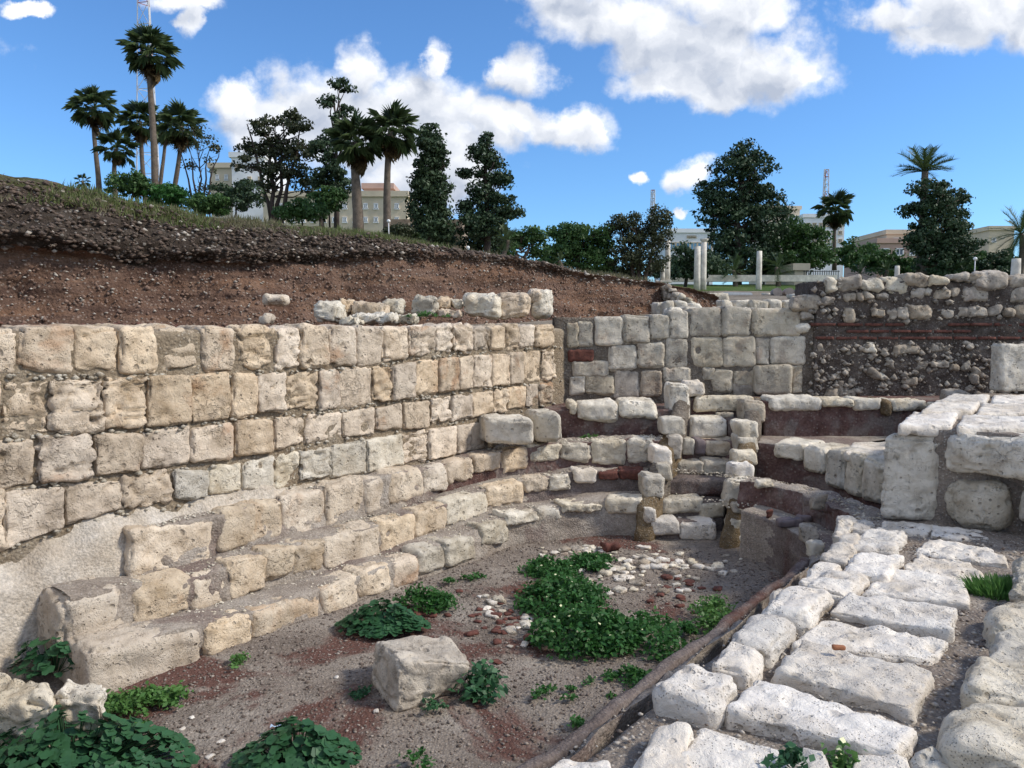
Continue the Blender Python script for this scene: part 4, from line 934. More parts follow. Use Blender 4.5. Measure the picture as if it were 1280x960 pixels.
    B = [([(1238, 778), (1310, 790), (1310, 752), (1246, 748)], .76, .25), ([(1222, 818), (1320, 830), (1330, 788), (1246, 780)], .78, .25), ([(1206, 858), (1330, 880), (1340, 826), (1212, 815)], .78, .3),
         ([(1180, 915), (1320, 960), (1330, 880), (1205, 860)], .80, .32), ([(1142, 985), (1205, 990), (1198, 938), (1150, 930)], .70, .2), ([(1215, 1020), (1330, 1040), (1330, 965), (1225, 958)], .74, .3), ([(1262, 730), (1320, 735), (1320, 690), (1270, 690)], .78, .3)]
    for (q, z, h) in B: flat_stone(q, z, h, M['pale'], t, name='boulder', res=.012, rnd=.28, amp=.026, pit=.02, pitscale=14, jit=.12, ridge=.012, rough=.5)
low_wall()

def gravel():
    r = np.random.RandomState(21)
    def sc(n, s0, s1, q0, q1, z, lo, hi, mat, nm, parent=None):
        s = r.uniform(s0, s1, n); q = r.uniform(q0, q1, n); XY = s[:, None] * AX + q[:, None] * NX
        P = np.stack((XY[:, 0], XY[:, 1], np.full(n, z)), 1); k = vnoise(P * 2.5) > -.4; P = P[k]
        return pebbles(nm, P, r.uniform(lo, hi, len(P)) * r.uniform(.5, 1.4, len(P)), mat, seed=n)
    sc(6000, 0, 6.5, -1.45, 1.2, .640, .004, .014, M['pebble'], 'path_gravel')
    sc(2500, 0, 6.5, -1.45, 1.2, .640, .004, .013, M['pebble_d'], 'path_grit')
    n = 9000; s = r.uniform(.2, 7.2, n); q = r.uniform(-4.7, -1.8, n); XY = s[:, None] * AX + q[:, None] * NX
    z = floor_h(XY[:, 0], XY[:, 1]) - .018
    pebbles('floor_gravel', np.stack((XY[:, 0], XY[:, 1], z), 1), r.uniform(.004, .013, n) * r.uniform(.4, 1.4, n), M['pebble_m'], seed=31)
    n = 7000; s = r.uniform(.2, 7.0, n); q = r.uniform(-4.7, -1.8, n); XY = s[:, None] * AX + q[:, None] * NX
    z = floor_h(XY[:, 0], XY[:, 1]) - .018
    pebbles('floor_grit', np.stack((XY[:, 0], XY[:, 1], z), 1), r.uniform(.005, .016, n) * r.uniform(.4, 1.4, n), M['pebble_d'], seed=32)
    s = r.uniform(.3, 5.8, 900); q = r.uniform(-1.74, -1.56, 900); XY = s[:, None] * AX + q[:, None] * NX
    pebbles('curb_gravel', np.stack((XY[:, 0], XY[:, 1], 0 * s + .40), 1), r.uniform(.004, .014, 900), M['pebble'], seed=33)
gravel()

# ---- loose block, boulders, rubble on the pit floor
def loose():
    f = [np.array((-.80, 4.20, -.06)), np.array((-.20, 4.30, -.05)), np.array((-.15, 4.42, .50)), np.array((-.84, 4.28, .46))]
    f = [onz(497, 897, -.03), onz(575, 868, -.03), ony(592, 830, 4.36), ony(497, 822, 4.22)]
    b = [onz(458, 862, -.03) + np.array((-.0, .1, 0)), onz(585, 850, -.03) + np.array((0, .25, 0)), ony(560, 796, 4.80), ony(466, 796, 4.75)]
    o = stone(f + b, M['block'], None, name='stone_block', res=.011, rnd=.14, amp=.018, pit=.012, pitscale=20, jit=.03, ridge=.015)
    tag(o, 'large squared limestone block standing alone in the middle of the pit floor', 'stone block')
    for (q, lab, z) in (([(-60, 862), (68, 876), (64, 846), (-40, 832)], 'jagged pale boulder with a pointed tip at the left edge beside the pit floor', .33), ([(60, 872), (138, 874), (132, 846), (70, 842)], 'pale boulder with flat top next to the corner of the lowest bench', .30)):
        f = [onz(x, y, z) for x, y in q]; lo = [np.array((p[0], p[1], -.1)) for p in f]
        o = stone([lo[0], lo[1], f[1], f[0], lo[3], lo[2], f[2], f[3]], M['pale'], None, name='boulder', res=.012, rnd=.22, amp=.03, pit=.018, pitscale=12, jit=.12, ridge=.03); tag(o, lab, 'boulder')
    r = random.Random(5)
    def rub(x, y, s, m, lab, grp, cat='stone'):
        p = onz(x, y, 0); z = flz(p[0], p[1]); w = s * r.uniform(.7, 1.3); d = s * r.uniform(.6, 1.0); s *= .8; w *= .8; d *= .8; h = s * r.uniform(.3, .5); a = r.uniform(0, 3.1); c_, s_ = math.cos(a), math.sin(a)
        C = []
        for yy in (-1, 1):
            for (xx, zz) in ((-1, -.5), (1, -.5), (1, 1), (-1, 1)):
                X, Y = xx * w / 2, yy * d / 2; C.append((p[0] + X * c_ - Y * s_, p[1] + X * s_ + Y * c_, z + zz * h / 2 + h * .15))
        o = stone(C, m, None, name='rubble_stone', res=.022, rnd=.4, amp=s * .13, pit=.0, jit=.25); tag(o, lab, cat, grp); return o
    white = []
    for k in range(150): white.append((r.gauss(795, 52), r.gauss(704, 14)))
    for k in range(16): white.append((r.uniform(675, 740), r.uniform(680, 692)))
    for k in range(14): white.append((r.gauss(650, 22), r.gauss(785, 9)))
    for k in range(8): white.append((r.gauss(618, 12), r.gauss(755, 12)))
    for k in range(8): white.append((r.gauss(880, 40), r.gauss(735, 14)))
    for (x, y) in white:
        if (x > 930 or y < 680 or (660 < x < 720 and 700 < y < 780)): continue
        where = 'behind the big leafy weed' if (y < 760 and x > 730) else ('at the foot of the curved bench left of the brick slab' if y < 700 else 'left of the big leafy weed')
        rub(x, y, r.choice((.05, .07, .09, .13)), M[r.choice(('white', 'pale', 'rub'))], 'white limestone rubble ' + where, 'white rubble on the pit floor ' + where)
    for k in range(62):
        x, y = (r.gauss(850, 42), r.gauss(738, 13)) if k % 3 == 0 else ((r.gauss(640, 32), r.gauss(778, 16)) if k % 3 == 1 else (r.gauss(560, 50), r.gauss(765, 12)))
        if x > 925: continue
        where = 'right of the big leafy weed' if k % 3 == 0 else 'left of the big leafy weed'
        rub(x, y, r.choice((.06, .08, .1)), M['brick'], 'broken red brick lying flat ' + where, 'broken red brick ' + where, 'brick piece')
    for (x, y) in ((228, 908), (275, 922), (262, 940), (470, 888), (240, 893), (420, 845)): rub(x, y, .05, M['white'], 'small pale stone chip lying on the pit floor', 'pale chips on the near pit floor')
    rub(763, 687, .26, M['brick'], 'flat slab of red brick masonry at the foot of the lowest bench', None, 'brick piece').pop('group', None)
    # a dry leaf-brown shard on the paving
    p = onz(1048, 812, .70); o = stone([(p[0] + x, p[1] + y, p[2] + z) for y in (-.012, .012) for (x, z) in ((-.03, 0), (.03, 0), (.03, .018), (-.03, .022))], plain_mat('orange_shard', (.36, .14, .06), .8, 20, .4), None, name='pottery_shard', res=.01, rnd=.3, amp=.002, jit=.1)
    tag(o, 'small orange pottery shard lying on the white paving', 'shard')
    # blue litter
    p = onz(345, 908, .02); V = []; 
    for i in range(5):
        for j in range(4): V.append((p[0] + (i - 2) * .014, p[1] + (j - 1.5) * .013, p[2] + .012 * math.sin(i * 1.3 + j)))
    o = obj('litter_scrap', mesh_np('litter_scrap', np.array(V), grid_faces(5, 4), plain_mat('blue_wrapper', (.45, .58, .72), .4, 20, .2))); tag(o, 'scrap of pale blue plastic litter on the pit floor', 'litter')
loose()
def tread_debris():
    r = random.Random(15)
    for (x, y, z, w, h, m, lab) in ((955, 607, .62, .16, .05, 'pale', 'pale stone fragment set in the red plaster just right of the stairs'), (985, 655, .42, .22, .05, 'purple', 'flat purple stone slab lying on the lowest bench right of the stairs'), (1005, 650, .42, .12, .05, 'purple', 'small purple slab behind the larger purple slab right of the stairs'),
                                    (1022, 632, .62, .14, .10, 'rub', 'grey stone on the second bench close to the paved wall'), (962, 644, .42, .07, .05, 'brick', 'broken brick lying on the lowest bench right of the stairs'), (1010, 672, .41, .16, .10, 'rub', 'grey stone where the lowest bench meets the paved wall'),
                                    (1018, 690, .41, .14, .09, 'pale', 'pale stone wedged at the end of the plaster lip')):
        p = onz(x, y, z); C = []
        for yy in (-1, 1):
            for (xx, zz) in ((-1, -.4), (1, -.4), (1, 1), (-1, 1)): C.append((p[0] + xx * w / 2, p[1] + yy * w * .35 + xx * w * .1, z + zz * h))
        tag(stone(C, M[m], None, name='loose_stone', res=.018, rnd=.25, amp=.014, jit=.2), lab, 'stone')
tread_debris()

# ---- rubble ledge on top of the left wall
def ledge():
    t = thing('rubble_ledge', 'remnant of upper masonry lying on top of the long left wall', 'stones', (-1.0, 9.6, 2.1))
    tab = [(391, 424, 376, 402, 8.6), (423, 437, 375, 392, 8.9), (437, 484, 378, 396, 8.9), (476, 503, 375, 392, 9.2), (440, 490, 393, 404, 8.6), (425, 445, 398, 406, 8.2), (490, 520, 394, 404, 8.9), (513, 546, 372, 396, 9.3), (546, 563, 371, 386, 9.5), (563, 577, 372, 385, 9.6), (546, 578, 387, 396, 9.4), (577, 622, 365, 398, 9.5), (621, 664, 363, 398, 9.7), (661, 676, 362, 382, 9.9), (665, 691, 363, 397, 9.9)]
    for (x0, x1, y0, y1, Y) in tab: stone(rect8(x0, x1, y0, y1, Y, random.uniform(.25, .45)), M['pale'] if random.random() < .6 else M['wall'], t, res=.02, rnd=.32, amp=.03, pit=.02, jit=.14, ridge=.02)
    for (x0, x1, y0, y1, Y, lab) in ((326, 356, 368, 381, 9.6, 'round pale stone half buried in soil at the foot of the earth bank'), (322, 336, 392, 405, 8.4, 'small grey stone on the soil just behind the left wall')):
        o = stone(rect8(x0, x1, y0, y1, Y, .25), M['tier'], None, name='loose_stone', res=.02, rnd=.42, amp=.02, pit=.01, jit=.1); tag(o, lab, 'stone')
ledge()

# ================================================================== PLANTS IN THE PIT
def leaf_disc():
    V = [(0, 0, 0)]; n = 11
    for k in range(n):
        t = 2 * math.pi * (k + .5) / n; r = 1.0 if k != n - 1 else .45; r *= 1 + .09 * (-1) ** k
        V.append((r * math.cos(t), r * math.sin(t), .16 * r * r + .06 * math.sin(3 * t)))
    return V, [(0, 1 + k, 1 + (k + 1) % n) for k in range(n)]
LV, LF = leaf_disc(); LV = np.array(LV)
def mallow(name, lab, x, y, rx, ry, h, n, size, parts=False, z0=0.0, seed=0):
    r = np.random.RandomState(seed + 40); c = onz(x, y, z0); t = thing(name, lab, 'plant', c)
    acc = ([], [])
    me = mesh_np('leaf', LV * size, LF, M['mallow'], True) if parts else None
    Vs, Fs = [], []; k0 = 0
    for i in range(n):
        a = r.uniform(0, 6.28); rr = math.sqrt(r.uniform(0, 1)); px, py = rx * rr * math.cos(a), ry * rr * math.sin(a)
        lob = .75 + .35 * math.sin(a * 3 + seed) ; hz = h * (1 - rr ** 2.2) * lob * r.uniform(.75, 1.05) + .02
        tilt = Matrix.Rotation(r.uniform(.1, .6) , 3, Vector((-math.sin(a), math.cos(a), 0))) @ Matrix.Rotation(r.uniform(0, 6.28), 3, 'Z')
        tilt = Matrix.Rotation(r.normal(0, .22), 3, 'X') @ tilt; s = r.uniform(.6, 1.25)
        if parts and i < 290:
            o = obj('leaf', me, t, (c[0] + px, c[1] + py, c[2] + hz)); o.rotation_euler = tilt.to_euler(); o.scale = (s,) * 3
        else:
            Vv = (LV * size * s) @ np.array(tilt).T + np.array((px, py, hz)); Vs.append(Vv); Fs.append(np.array(LF) + k0); k0 += len(Vv)
        if i % 2 == 0: tube([(px * .3, py * .3, 0), (px * .8, py * .8, hz * .6), (px, py, hz)], [.003, .003, .002], 3, acc)
    if Vs: obj('foliage', mesh_np('foliage', np.concatenate(Vs), np.concatenate(Fs), M['mallow'], True), t, c, 'stuff')
    obj('stem', mesh_np('stem', np.array(acc[0]), acc[1], M['mallow'], False), t, c, 'stuff')
    return t
mallow('mallow_plant', 'large spread of round leaved mallow in the bottom left corner', 85, 960,   .62, .36, .24, 950, .027, True, 0, 1)
mallow('mallow_plant', 'mallow clump with round leaves at the bottom edge, left of centre', 368, 955, .32, .25, .18, 480, .027, False, 0, 2)
mallow('mallow_plant', 'dense green mallow clump against the lowest bench', 478, 785, .34, .20, .17, 560, .024, False, 0, 3)
mallow('mallow_plant', 'small mallow growing in the dark gap behind the left boulders', 68, 838, .26, .14, .22, 110, .032, False, 0.05, 4)
def herb(name, lab, blobs, n, size, mat='herb', z0=0.0, flowers=0, seed=0, cat='plant', Yd=None):
    r = np.random.RandomState(seed + 90); at_ = (lambda x, y: ony(x, y, Yd)) if Yd else (lambda x, y: onz(x, y, z0)); c = at_(blobs[0][0], blobs[0][1]); t = thing(name, lab, cat, c); Ps = []; tot = sum(b[2] * b[3] for b in blobs); tips = []
    acc = ([], [])
    for (x, y, rx, ry, h) in blobs:
        b = at_(x, y) - c; k = max(6, int(n * rx * ry / tot)); ns = max(4, k // 26)
        for j in range(ns):
            a = r.uniform(0, 6.28); rr = math.sqrt(r.uniform(0, 1)); p = b + np.array((rx * rr * math.cos(a), ry * rr * math.sin(a), 0)); top = p + np.array((r.normal(0, .03), r.normal(0, .03), h * (1 - .75 * rr ** 2) * r.uniform(.6, 1.1)))
            tube([tuple(p * .9 + b * .1), tuple(top)], [.003, .0015], 3, acc); tips.append(top)
            f = r.uniform(.15, 1, 26) ** .7; L_ = p + (top - p) * f[:, None]; L_ = L_ + r.normal(0, 1, (26, 3)) * np.array((.045, .045, .02)) * (h / .25) ** .5; L_[:, 2] = np.maximum(L_[:, 2], .005); Ps.append(L_)
    P = np.concatenate(Ps); nn = np.tile((0, -.15, .8), (len(P), 1)); V, Fc = quads_cloud(P, size, nrm=nn, seed=seed)
    obj('foliage', mesh_np('foliage', V, Fc, M[mat], False), t, c, 'stuff'); obj('stem', mesh_np('stem', np.array(acc[0]), acc[1], M[mat], False), t, c, 'stuff')
    if flowers:
        tp = np.array(tips)[r.permutation(len(tips))[:flowers]] + np.array((0, 0, .015)); V, Fc = quads_cloud(tp, .02, nrm=np.tile((0, 0, 1.5), (len(tp), 1)), aspect=1, seed=2); obj('flower', mesh_np('flower', V, Fc, M['flower'], False), t, c, 'stuff')
    return t
herb('leafy_weed', 'big leafy green weed with tiny pale flowers in the middle of the pit', [(735, 800, .38, .30, .22), (705, 755, .32, .4, .20), (690, 715, .22, .25, .12), (740, 705, .22, .2, .09), (768, 792, .2, .2, .13)], 9500, .026, flowers=90, seed=1)
herb('leafy_weed', 'feathery weed at the curb, right of the big flowering one', [(832, 815, .16, .16, .18), (848, 790, .10, .12, .1), (820, 783, .12, .14, .1)], 1300, .022, seed=2)
herb('leafy_weed', 'narrow weed growing along the curb below the white edge stones', [(885, 778, .10, .26, .15), (900, 764, .07, .16, .12)], 900, .022, 'sprout', seed=3)
herb('leafy_weed', 'flat weed spreading on the bare floor beside the curb', [(792, 850, .16, .10, .07)], 500, .020, seed=4)
herb('leafy_weed', 'weed at the right foot of the lone block', [(605, 862, .11, .12, .17), (612, 868, .08, .06, .05)], 420, .030, 'mallow', seed=5)
herb('leafy_weed', 'grass green weed at the foot of the corner bench stone', [(178, 882, .20, .09, .09), (205, 873, .12, .07, .07)], 1300, .020, 'sprout', seed=6)
herb('leafy_weed', 'loose green weed beside the dense mallow clump', [(528, 758, .22, .12, .16)], 1000, .024, seed=7)
herb('leafy_weed', 'tiny weed near the bench foot behind the mallow clumps', [(590, 722, .09, .06, .05), (560, 728, .06, .04, .04)], 200, .018, seed=8)
herb('leafy_weed', 'small pale green weed on the dusty strip by the lowest bench', [(300, 825, .07, .04, .04)], 160, .016, 'sprout', seed=9)
herb('leafy_weed', 'weed growing on the upper bench below the corner blocks', [(742, 548, .14, .06, .05)], 220, .018, 'sprout', z0=.88, seed=10)
herb('leafy_weed', 'sparse seedlings on the bare floor in front of the big weed', [(740, 862, .2, .15, .03), (665, 862, .12, .1, .04), (520, 955, .06, .1, .08), (728, 905, .03, .03, .04)], 110, .018, seed=11)
herb('leafy_weed', 'small weed at the left foot of the lone block', [(452, 868, .04, .04, .04), (548, 885, .1, .03, .03)], 70, .018, 'mallow', seed=12)
herb('leafy_weed', 'yellow green weed between the corner mallow and the bench weed', [(165, 925, .10, .06, .09), (148, 915, .05, .05, .05)], 400, .02, 'sprout', seed=13)
herb('leafy_weed', 'small flowering sprig between the nearest paving stones', [(1056, 975, .035, .03, .13)], 160, .018, 'sprout', z0=.6, flowers=6, seed=14)
herb('leafy_weed', 'dark leafy sprig hanging over the nearest white stone', [(985, 955, .05, .03, .05)], 60, .022, 'mallow', z0=.70, seed=15)
herb('leafy_weed', 'weed tuft on the rubble ledge above the left wall', [(528, 396, .25, .08, .06)], 200, .02, 'sprout', seed=16, Yd=8.8)
def succulent(lab, x, y, z0, n, rx, ry, h):
    r = np.random.RandomState(77); c = onz(x, y, z0); t = thing('spiky_weed', lab, 'plant', c); V = []; Fc = []
    for i in range(n):
        a = r.uniform(0, 6.28); rr = math.sqrt(r.uniform(0, 1)); p = np.array((rx * rr * math.cos(a), ry * rr * math.sin(a), 0)); l = h * r.uniform(.6, 1.1); d = np.array((math.cos(a) * .6 * rr + r.normal(0, .2), math.sin(a) * .6 * rr + r.normal(0, .2), 1)); d /= np.linalg.norm(d)
        s = np.cross(d, r.normal(size=3)); s /= np.linalg.norm(s); s *= .006; k = len(V); m = p + d * l * .5; e = p + d * l + np.array((0, 0, -.01))
        V += [p - s * .6, p + s * .6, m + s, m - s, e]; Fc += [(k, k + 1, k + 2, k + 3), (k + 3, k + 2, k + 4)]
    obj('foliage', mesh_np('foliage', np.array(V), Fc, M['sprout'], False), t, c, 'stuff')
succulent('bright green needle leaved plant beside the paving at the right edge', 1262, 748, .6, 1100, .22, .14, .13)

# ================================================================== TREES AND PALMS
def px_at(x, y, Y): return ony(x, y, Y)
def tree(name, lab, Y, base, blobs, mat, nleaf, leaf, bark='bark_d', trunk_r=.18, clump=.5, open_=.0, seed=0, group=None, limbs=True, trunks=1):
    """blobs: (px, py, rx, ry) ellipses of the crown at distance Y"""
    r = np.random.RandomState(seed + 200); b = ony(base[0], base[1], Y); t = thing(name, lab, 'tree', b, group); k = Y / F
    bl = []
    for (x, y, rx, ry) in blobs:
        p = ony(x, y, Y) - b; dep = r.uniform(-.5, .5) * rx * k; bl.append((p + np.array((0, dep, 0)), rx * k, min(rx, 40) * k * .9, ry * k))
    vol = np.array([q[1] * q[3] for q in bl]); vol = vol / vol.sum(); Ps = []; Ns = []; nleaf *= 1.5; leaf *= .78
    nc = max(10, int(nleaf / 42)); 
    for (c, a, d, h), f in zip(bl, vol):
        m = max(3, int(nc * f)); u = r.normal(size=(m, 3)); u /= np.linalg.norm(u, axis=1, keepdims=True); rad = r.uniform(.15, 1, m)[:, None] ** .45
        cc = c + u * rad * np.array((a, d, h))
        for q in range(m):
            n = int(42 * r.uniform(.5, 1.5)); cr = clump * r.uniform(.6, 1.3); v = r.normal(size=(n, 3)); v /= np.linalg.norm(v, axis=1, keepdims=True)
            Ps.append(cc[q] + v * cr * r.uniform(.2, 1, n)[:, None] ** .6 * np.array((1, 1, .6))); Ns.append(v)
    P = np.concatenate(Ps); Nn = np.concatenate(Ns); V, Fc = quads_cloud(P, leaf, nrm=Nn * .7, seed=seed)
    obj('crown', mesh_np('crown', V, Fc, M[mat], False), t, b)
    acc = ([], []); top = max(q[0][2] for q in bl); cx = np.mean([q[0][0] for q in bl])
    for tt in range(trunks):
        ox = (tt - (trunks - 1) / 2) * trunk_r * 3; pts = [(ox * .3, 0, -.6)]; 
        for f in np.linspace(.15, .92, 6): pts.append((ox * (.5 + 2 * f) + cx * f * .6 + r.normal(0, trunk_r * .5), r.normal(0, trunk_r * .5), top * f))
        tube(pts, [trunk_r * (1 - .8 * i / 6) for i in range(7)], 7, acc, .1)
    obj('trunk', mesh_np('trunk', np.array(acc[0]), acc[1], M[bark]), t, b)
    if limbs:
        acc = ([], [])
        for (c, a, d, h) in bl:
            for _ in range(3):
                e = c + r.uniform(-.7, .7, 3) * np.array((a, d, h)); z0 = max(.3, min(e[2] - a * .5, e[2] * .75)); s = np.array((cx * .4 * z0 / max(top, 1), 0, z0)); mid = (s + e) / 2 + r.normal(0, .15, 3)
                tube([tuple(s), tuple(mid), tuple(e)], [trunk_r * .35, trunk_r * .22, trunk_r * .07], 5, acc)
        obj('limb', mesh_np('limb', np.array(acc[0]), acc[1], M[bark]), t, b)
    return t

def fan_frond(L, mat, seed, droop=.5):
    r = random.Random(seed); V = []; Fc = []; pet = L * .48
    tube([(0, 0, 0), (pet * .5, 0, pet * .06), (pet, 0, 0)], [L * .018, L * .014, L * .01], 4, (V, Fc))
    n = 21
    for i in range(n):
        a = (i - (n - 1) / 2) / ((n - 1) / 2) * 1.75; l = L * .62 * (1 - .18 * abs(a) / 1.75) * r.uniform(.9, 1.08); w = L * .019
        d = Vector((math.cos(a), math.sin(a), 0)); s = Vector((-d.y, d.x, 0)); o = Vector((pet, 0, 0)); k = len(V)
        m = o + d * l * .55 + Vector((0, 0, .05 * L * math.cos(a))); e = o + d * l * .95 + Vector((0, 0, -droop * l * r.uniform(.3, .8)))
        V += [tuple(o), tuple(m - s * w), tuple(m + s * w), tuple(e)]; Fc += [(k, k + 1, k + 3), (k, k + 3, k + 2)]
    return mesh_np('frond', np.array(V), [tuple(f) for f in Fc], mat, False)
def feather_frond(L, mat, seed, droop=.25):
    r = random.Random(seed); V = []; Fc = []; pts = []
    for i in range(9): f = i / 8; pts.append(Vector((L * f * (1 - .12 * f), 0, L * (.10 * f - droop * f * f))))
    tube([tuple(p) for p in pts], [L * .014 * (1 - .8 * i / 8) for i in range(9)], 4, (V, Fc))
    for i in range(46):
        f = .12 + .88 * i / 46; j = min(int(f * 8), 7); g = f * 8 - j; p = pts[j] * (1 - g) + pts[j + 1] * g; l = L * .24 * math.sin(min(1, f * 1.5 + .15) * 1.6) * r.uniform(.85, 1.1)
        for sd_ in (-1, 1):
            e = p + Vector((l * .75, sd_ * l * .75, l * r.uniform(-.25, .25))); k = len(V); s = Vector((L * .011, 0, 0)); V += [tuple(p - s), tuple(p + s), tuple(e)]; Fc.append((k, k + 1, k + 2))
    return mesh_np('frond', np.array(V), [tuple(f) for f in Fc], mat, False)
def palm(lab, Y, base, top, r_px, seed, kind='fan', nf=30, trunk_px=4, skirt=0, cname='palm_tree', spread=(-.95, 1.5)):
    r = random.Random(seed); b = ony(base[0], base[1], Y); tp = ony(top[0], top[1], Y) - b; k = Y / F; L = r_px * k * .98
    t = thing(cname, lab, 'palm', b); tr_ = trunk_px * k / 2; pts = []; rad = []
    for i in range(9):
        f = i / 8; pts.append((tp[0] * f + .08 * math.sin(f * 3 + seed), 0, tp[2] * f - (.5 if i == 0 else 0))); rad.append(tr_ * (1.25 - .4 * f) if i else tr_ * 1.5)
    obj('trunk', mesh_np('trunk', np.array(tube(pts, rad, 9, wob=.05)[0]), tube(pts, rad, 9)[1], M['bark']), t, b)
    mk_ = fan_frond if kind == 'fan' else feather_frond
    mes = [mk_(L, M['frond'], seed * 5 + q) for q in range(3)]; dead = mk_(L * .8, M['deadfrond'], seed * 5 + 4, 1.0 if kind == 'fan' else .5)
    ctr = b + tp
    nf = int(nf * .85)
    for i in range(nf + skirt):
        dd = i >= nf; az = i * 2.39996 + r.uniform(-.2, .2)
        f = i / nf; el = spread[1] - (spread[1] - spread[0]) * (f ** .8) + r.uniform(-.12, .12) if not dd else r.uniform(-1.5, -1.1)
        o = obj('dead_frond' if dd else 'frond', dead if dd else mes[i % 3], t, tuple(ctr - np.array((0, 0, .02 * L + (L * .25 * r.random() if dd else 0)))))
        o.rotation_euler = (r.uniform(-.3, .3), -el, az); s = r.uniform(.8, 1.08); o.scale = (s, s, s)
    return t

# left group on the mound
palm('tallest fan palm in the left group, its crown high in front of the lattice mast', 32, (192, 246), (187, 66), 38, 1, nf=34, trunk_px=7, skirt=8)
palm('leftmost fan palm of the left group, thin trunk', 34, (122, 236), (118, 134), 32, 2, nf=26, trunk_px=5, skirt=4)
palm('short fan palm with low crown between the leftmost and the tallest palm', 33, (144, 244), (146, 186), 26, 3, nf=24, trunk_px=5, skirt=3)
palm('fan palm just left behind the tallest palm trunk, crown at half its height', 36, (184, 246), (174, 152), 30, 4, nf=26, trunk_px=5, skirt=5)
palm('small dark fan palm crown just right of the tallest palm trunk', 38, (201, 246), (206, 158), 24, 5, nf=22, trunk_px=4, skirt=3)
palm('fan palm with a leaning trunk, rightmost of the left group', 34, (216, 250), (226, 158), 32, 6, nf=28, trunk_px=5, skirt=5)
palm('tiny fan palm top peeping over the bank at the far left', 30, (104, 240), (104, 226), 12, 7, nf=12, trunk_px=3)
palm('thick trunked fan palm with brown hanging skirt, beside the cypress', 26, (445, 292), (446, 178), 38, 8, nf=36, trunk_px=11, skirt=14)
palm('tall fan palm with a slim dark trunk right of the thick trunked one', 26, (483, 296), (490, 164), 36, 9, nf=32, trunk_px=8, skirt=8)
palm('fan palm with round crown standing before the white building on the right', 62, (1044, 330), (1044, 262), 26, 10, nf=30, trunk_px=4, skirt=4)
palm('tall date palm with upswept feather crown rising out of the dark tree', 56, (1152, 345), (1155, 214), 40, 11, 'feather', nf=38, trunk_px=9, spread=(-.1, 1.2))
palm('date palm at the right edge of the photo', 50, (1276, 350), (1276, 292), 40, 12, 'feather', nf=32, trunk_px=6)
for i, (x, y, rr, Y, lab) in enumerate(((918, 338, 24, 52, 'low young palm left of the lone column'), (972, 334, 24, 52, 'low young palm right of the lone column'), (1075, 342, 18, 55, 'low palm behind the rubble wall, near its left end'), (1108, 338, 18, 57, 'low palm among the bushes left of the dark tree'), (632, 300, 24, 28, 'young palm under the sparse cypress on the bank'), (515, 300, 14, 25, 'small palm beside the stone hut'), (700, 326, 14, 36, 'small palm among the trees beyond the bank end'), (400, 268, 12, 30, 'small palm before the cream building'))):
    palm(lab, Y, (x, y + rr * .8), (x, y), rr, 20 + i, 'feather' if i not in (5, 7) else 'fan', nf=22, trunk_px=5, cname='young_palm')

T = tree
T('cypress_tree', 'dense dark narrow cypress left of the pair beside the stone hut', 28, (537, 312), [(538, 178, 14, 20), (536, 205, 20, 26), (538, 235, 26, 24), (536, 262, 28, 24), (540, 288, 26, 18), (548, 196, 8, 14)], 'conifer', 11000, .10, clump=.28, trunk_r=.14, seed=1)
T('cypress_tree', 'sparse cypress with gaps in its crown, right of the pair beside the stone hut', 29, (606, 325), [(608, 178, 8, 12), (600, 192, 14, 12), (618, 200, 14, 12), (590, 215, 14, 8), (622, 222, 20, 10), (600, 238, 16, 12), (590, 262, 18, 14), (625, 255, 18, 12), (636, 268, 16, 8), (603, 283, 30, 20), (645, 264, 10, 5)], 'conifer', 8500, .10, clump=.26, trunk_r=.14, seed=2)
T('pine_tree', 'tall thin conifer with a bare upper crown against the big cloud', 30, (420, 285), [(424, 106, 14, 8), (416, 128, 14, 7), (430, 140, 12, 7), (424, 152, 10, 8), (412, 172, 18, 12), (404, 190, 14, 12), (416, 210, 20, 14), (398, 222, 14, 14), (432, 176, 10, 8), (424, 232, 18, 14)], 'conifer', 5200, .10, clump=.24, trunk_r=.12, seed=3)
T('sparse_tree', 'sparse many stemmed tree with thin trunks before the cream building', 31, (345, 275), [(352, 144, 20, 10), (330, 160, 18, 10), (372, 160, 16, 10), (318, 182, 20, 10), (345, 184, 20, 14), (374, 188, 18, 14), (308, 205, 14, 7), (340, 212, 18, 10), (368, 214, 18, 12), (384, 232, 12, 12), (330, 232, 16, 7)], 'olive', 5200, .11, clump=.30, trunk_r=.10, seed=4, trunks=4, open_=.4)
T('bare_tree', 'nearly bare tree with fine upright twigs right of the left palms', 33, (250, 265), [(248, 175, 16, 26), (262, 190, 16, 26), (238, 198, 10, 20), (256, 222, 20, 18)], 'olive', 500, .09, clump=.35, trunk_r=.06, seed=5, trunks=5)
T('round_tree', 'large dark dense tree towering behind the ruin columns', 58, (922, 348), [(926, 190, 16, 14), (912, 210, 28, 16), (942, 212, 24, 18), (895, 238, 24, 16), (928, 240, 34, 20), (950, 250, 28, 22), (892, 265, 22, 18), (920, 275, 36, 24), (958, 280, 28, 22), (905, 300, 26, 18), (940, 305, 40, 20), (975, 262, 14, 12), (925, 325, 46, 14)], 'conifer', 15000, .20, clump=.62, trunk_r=.35, seed=6)
T('broad_tree', 'broad green tree right of the tall dark one', 60, (1000, 350), [(990, 290, 24, 16), (1012, 300, 22, 18), (975, 305, 24, 18), (1000, 322, 34, 16), (1030, 318, 14, 12), (985, 330, 30, 12)], 'tree', 7500, .20, clump=.6, trunk_r=.25, seed=7)
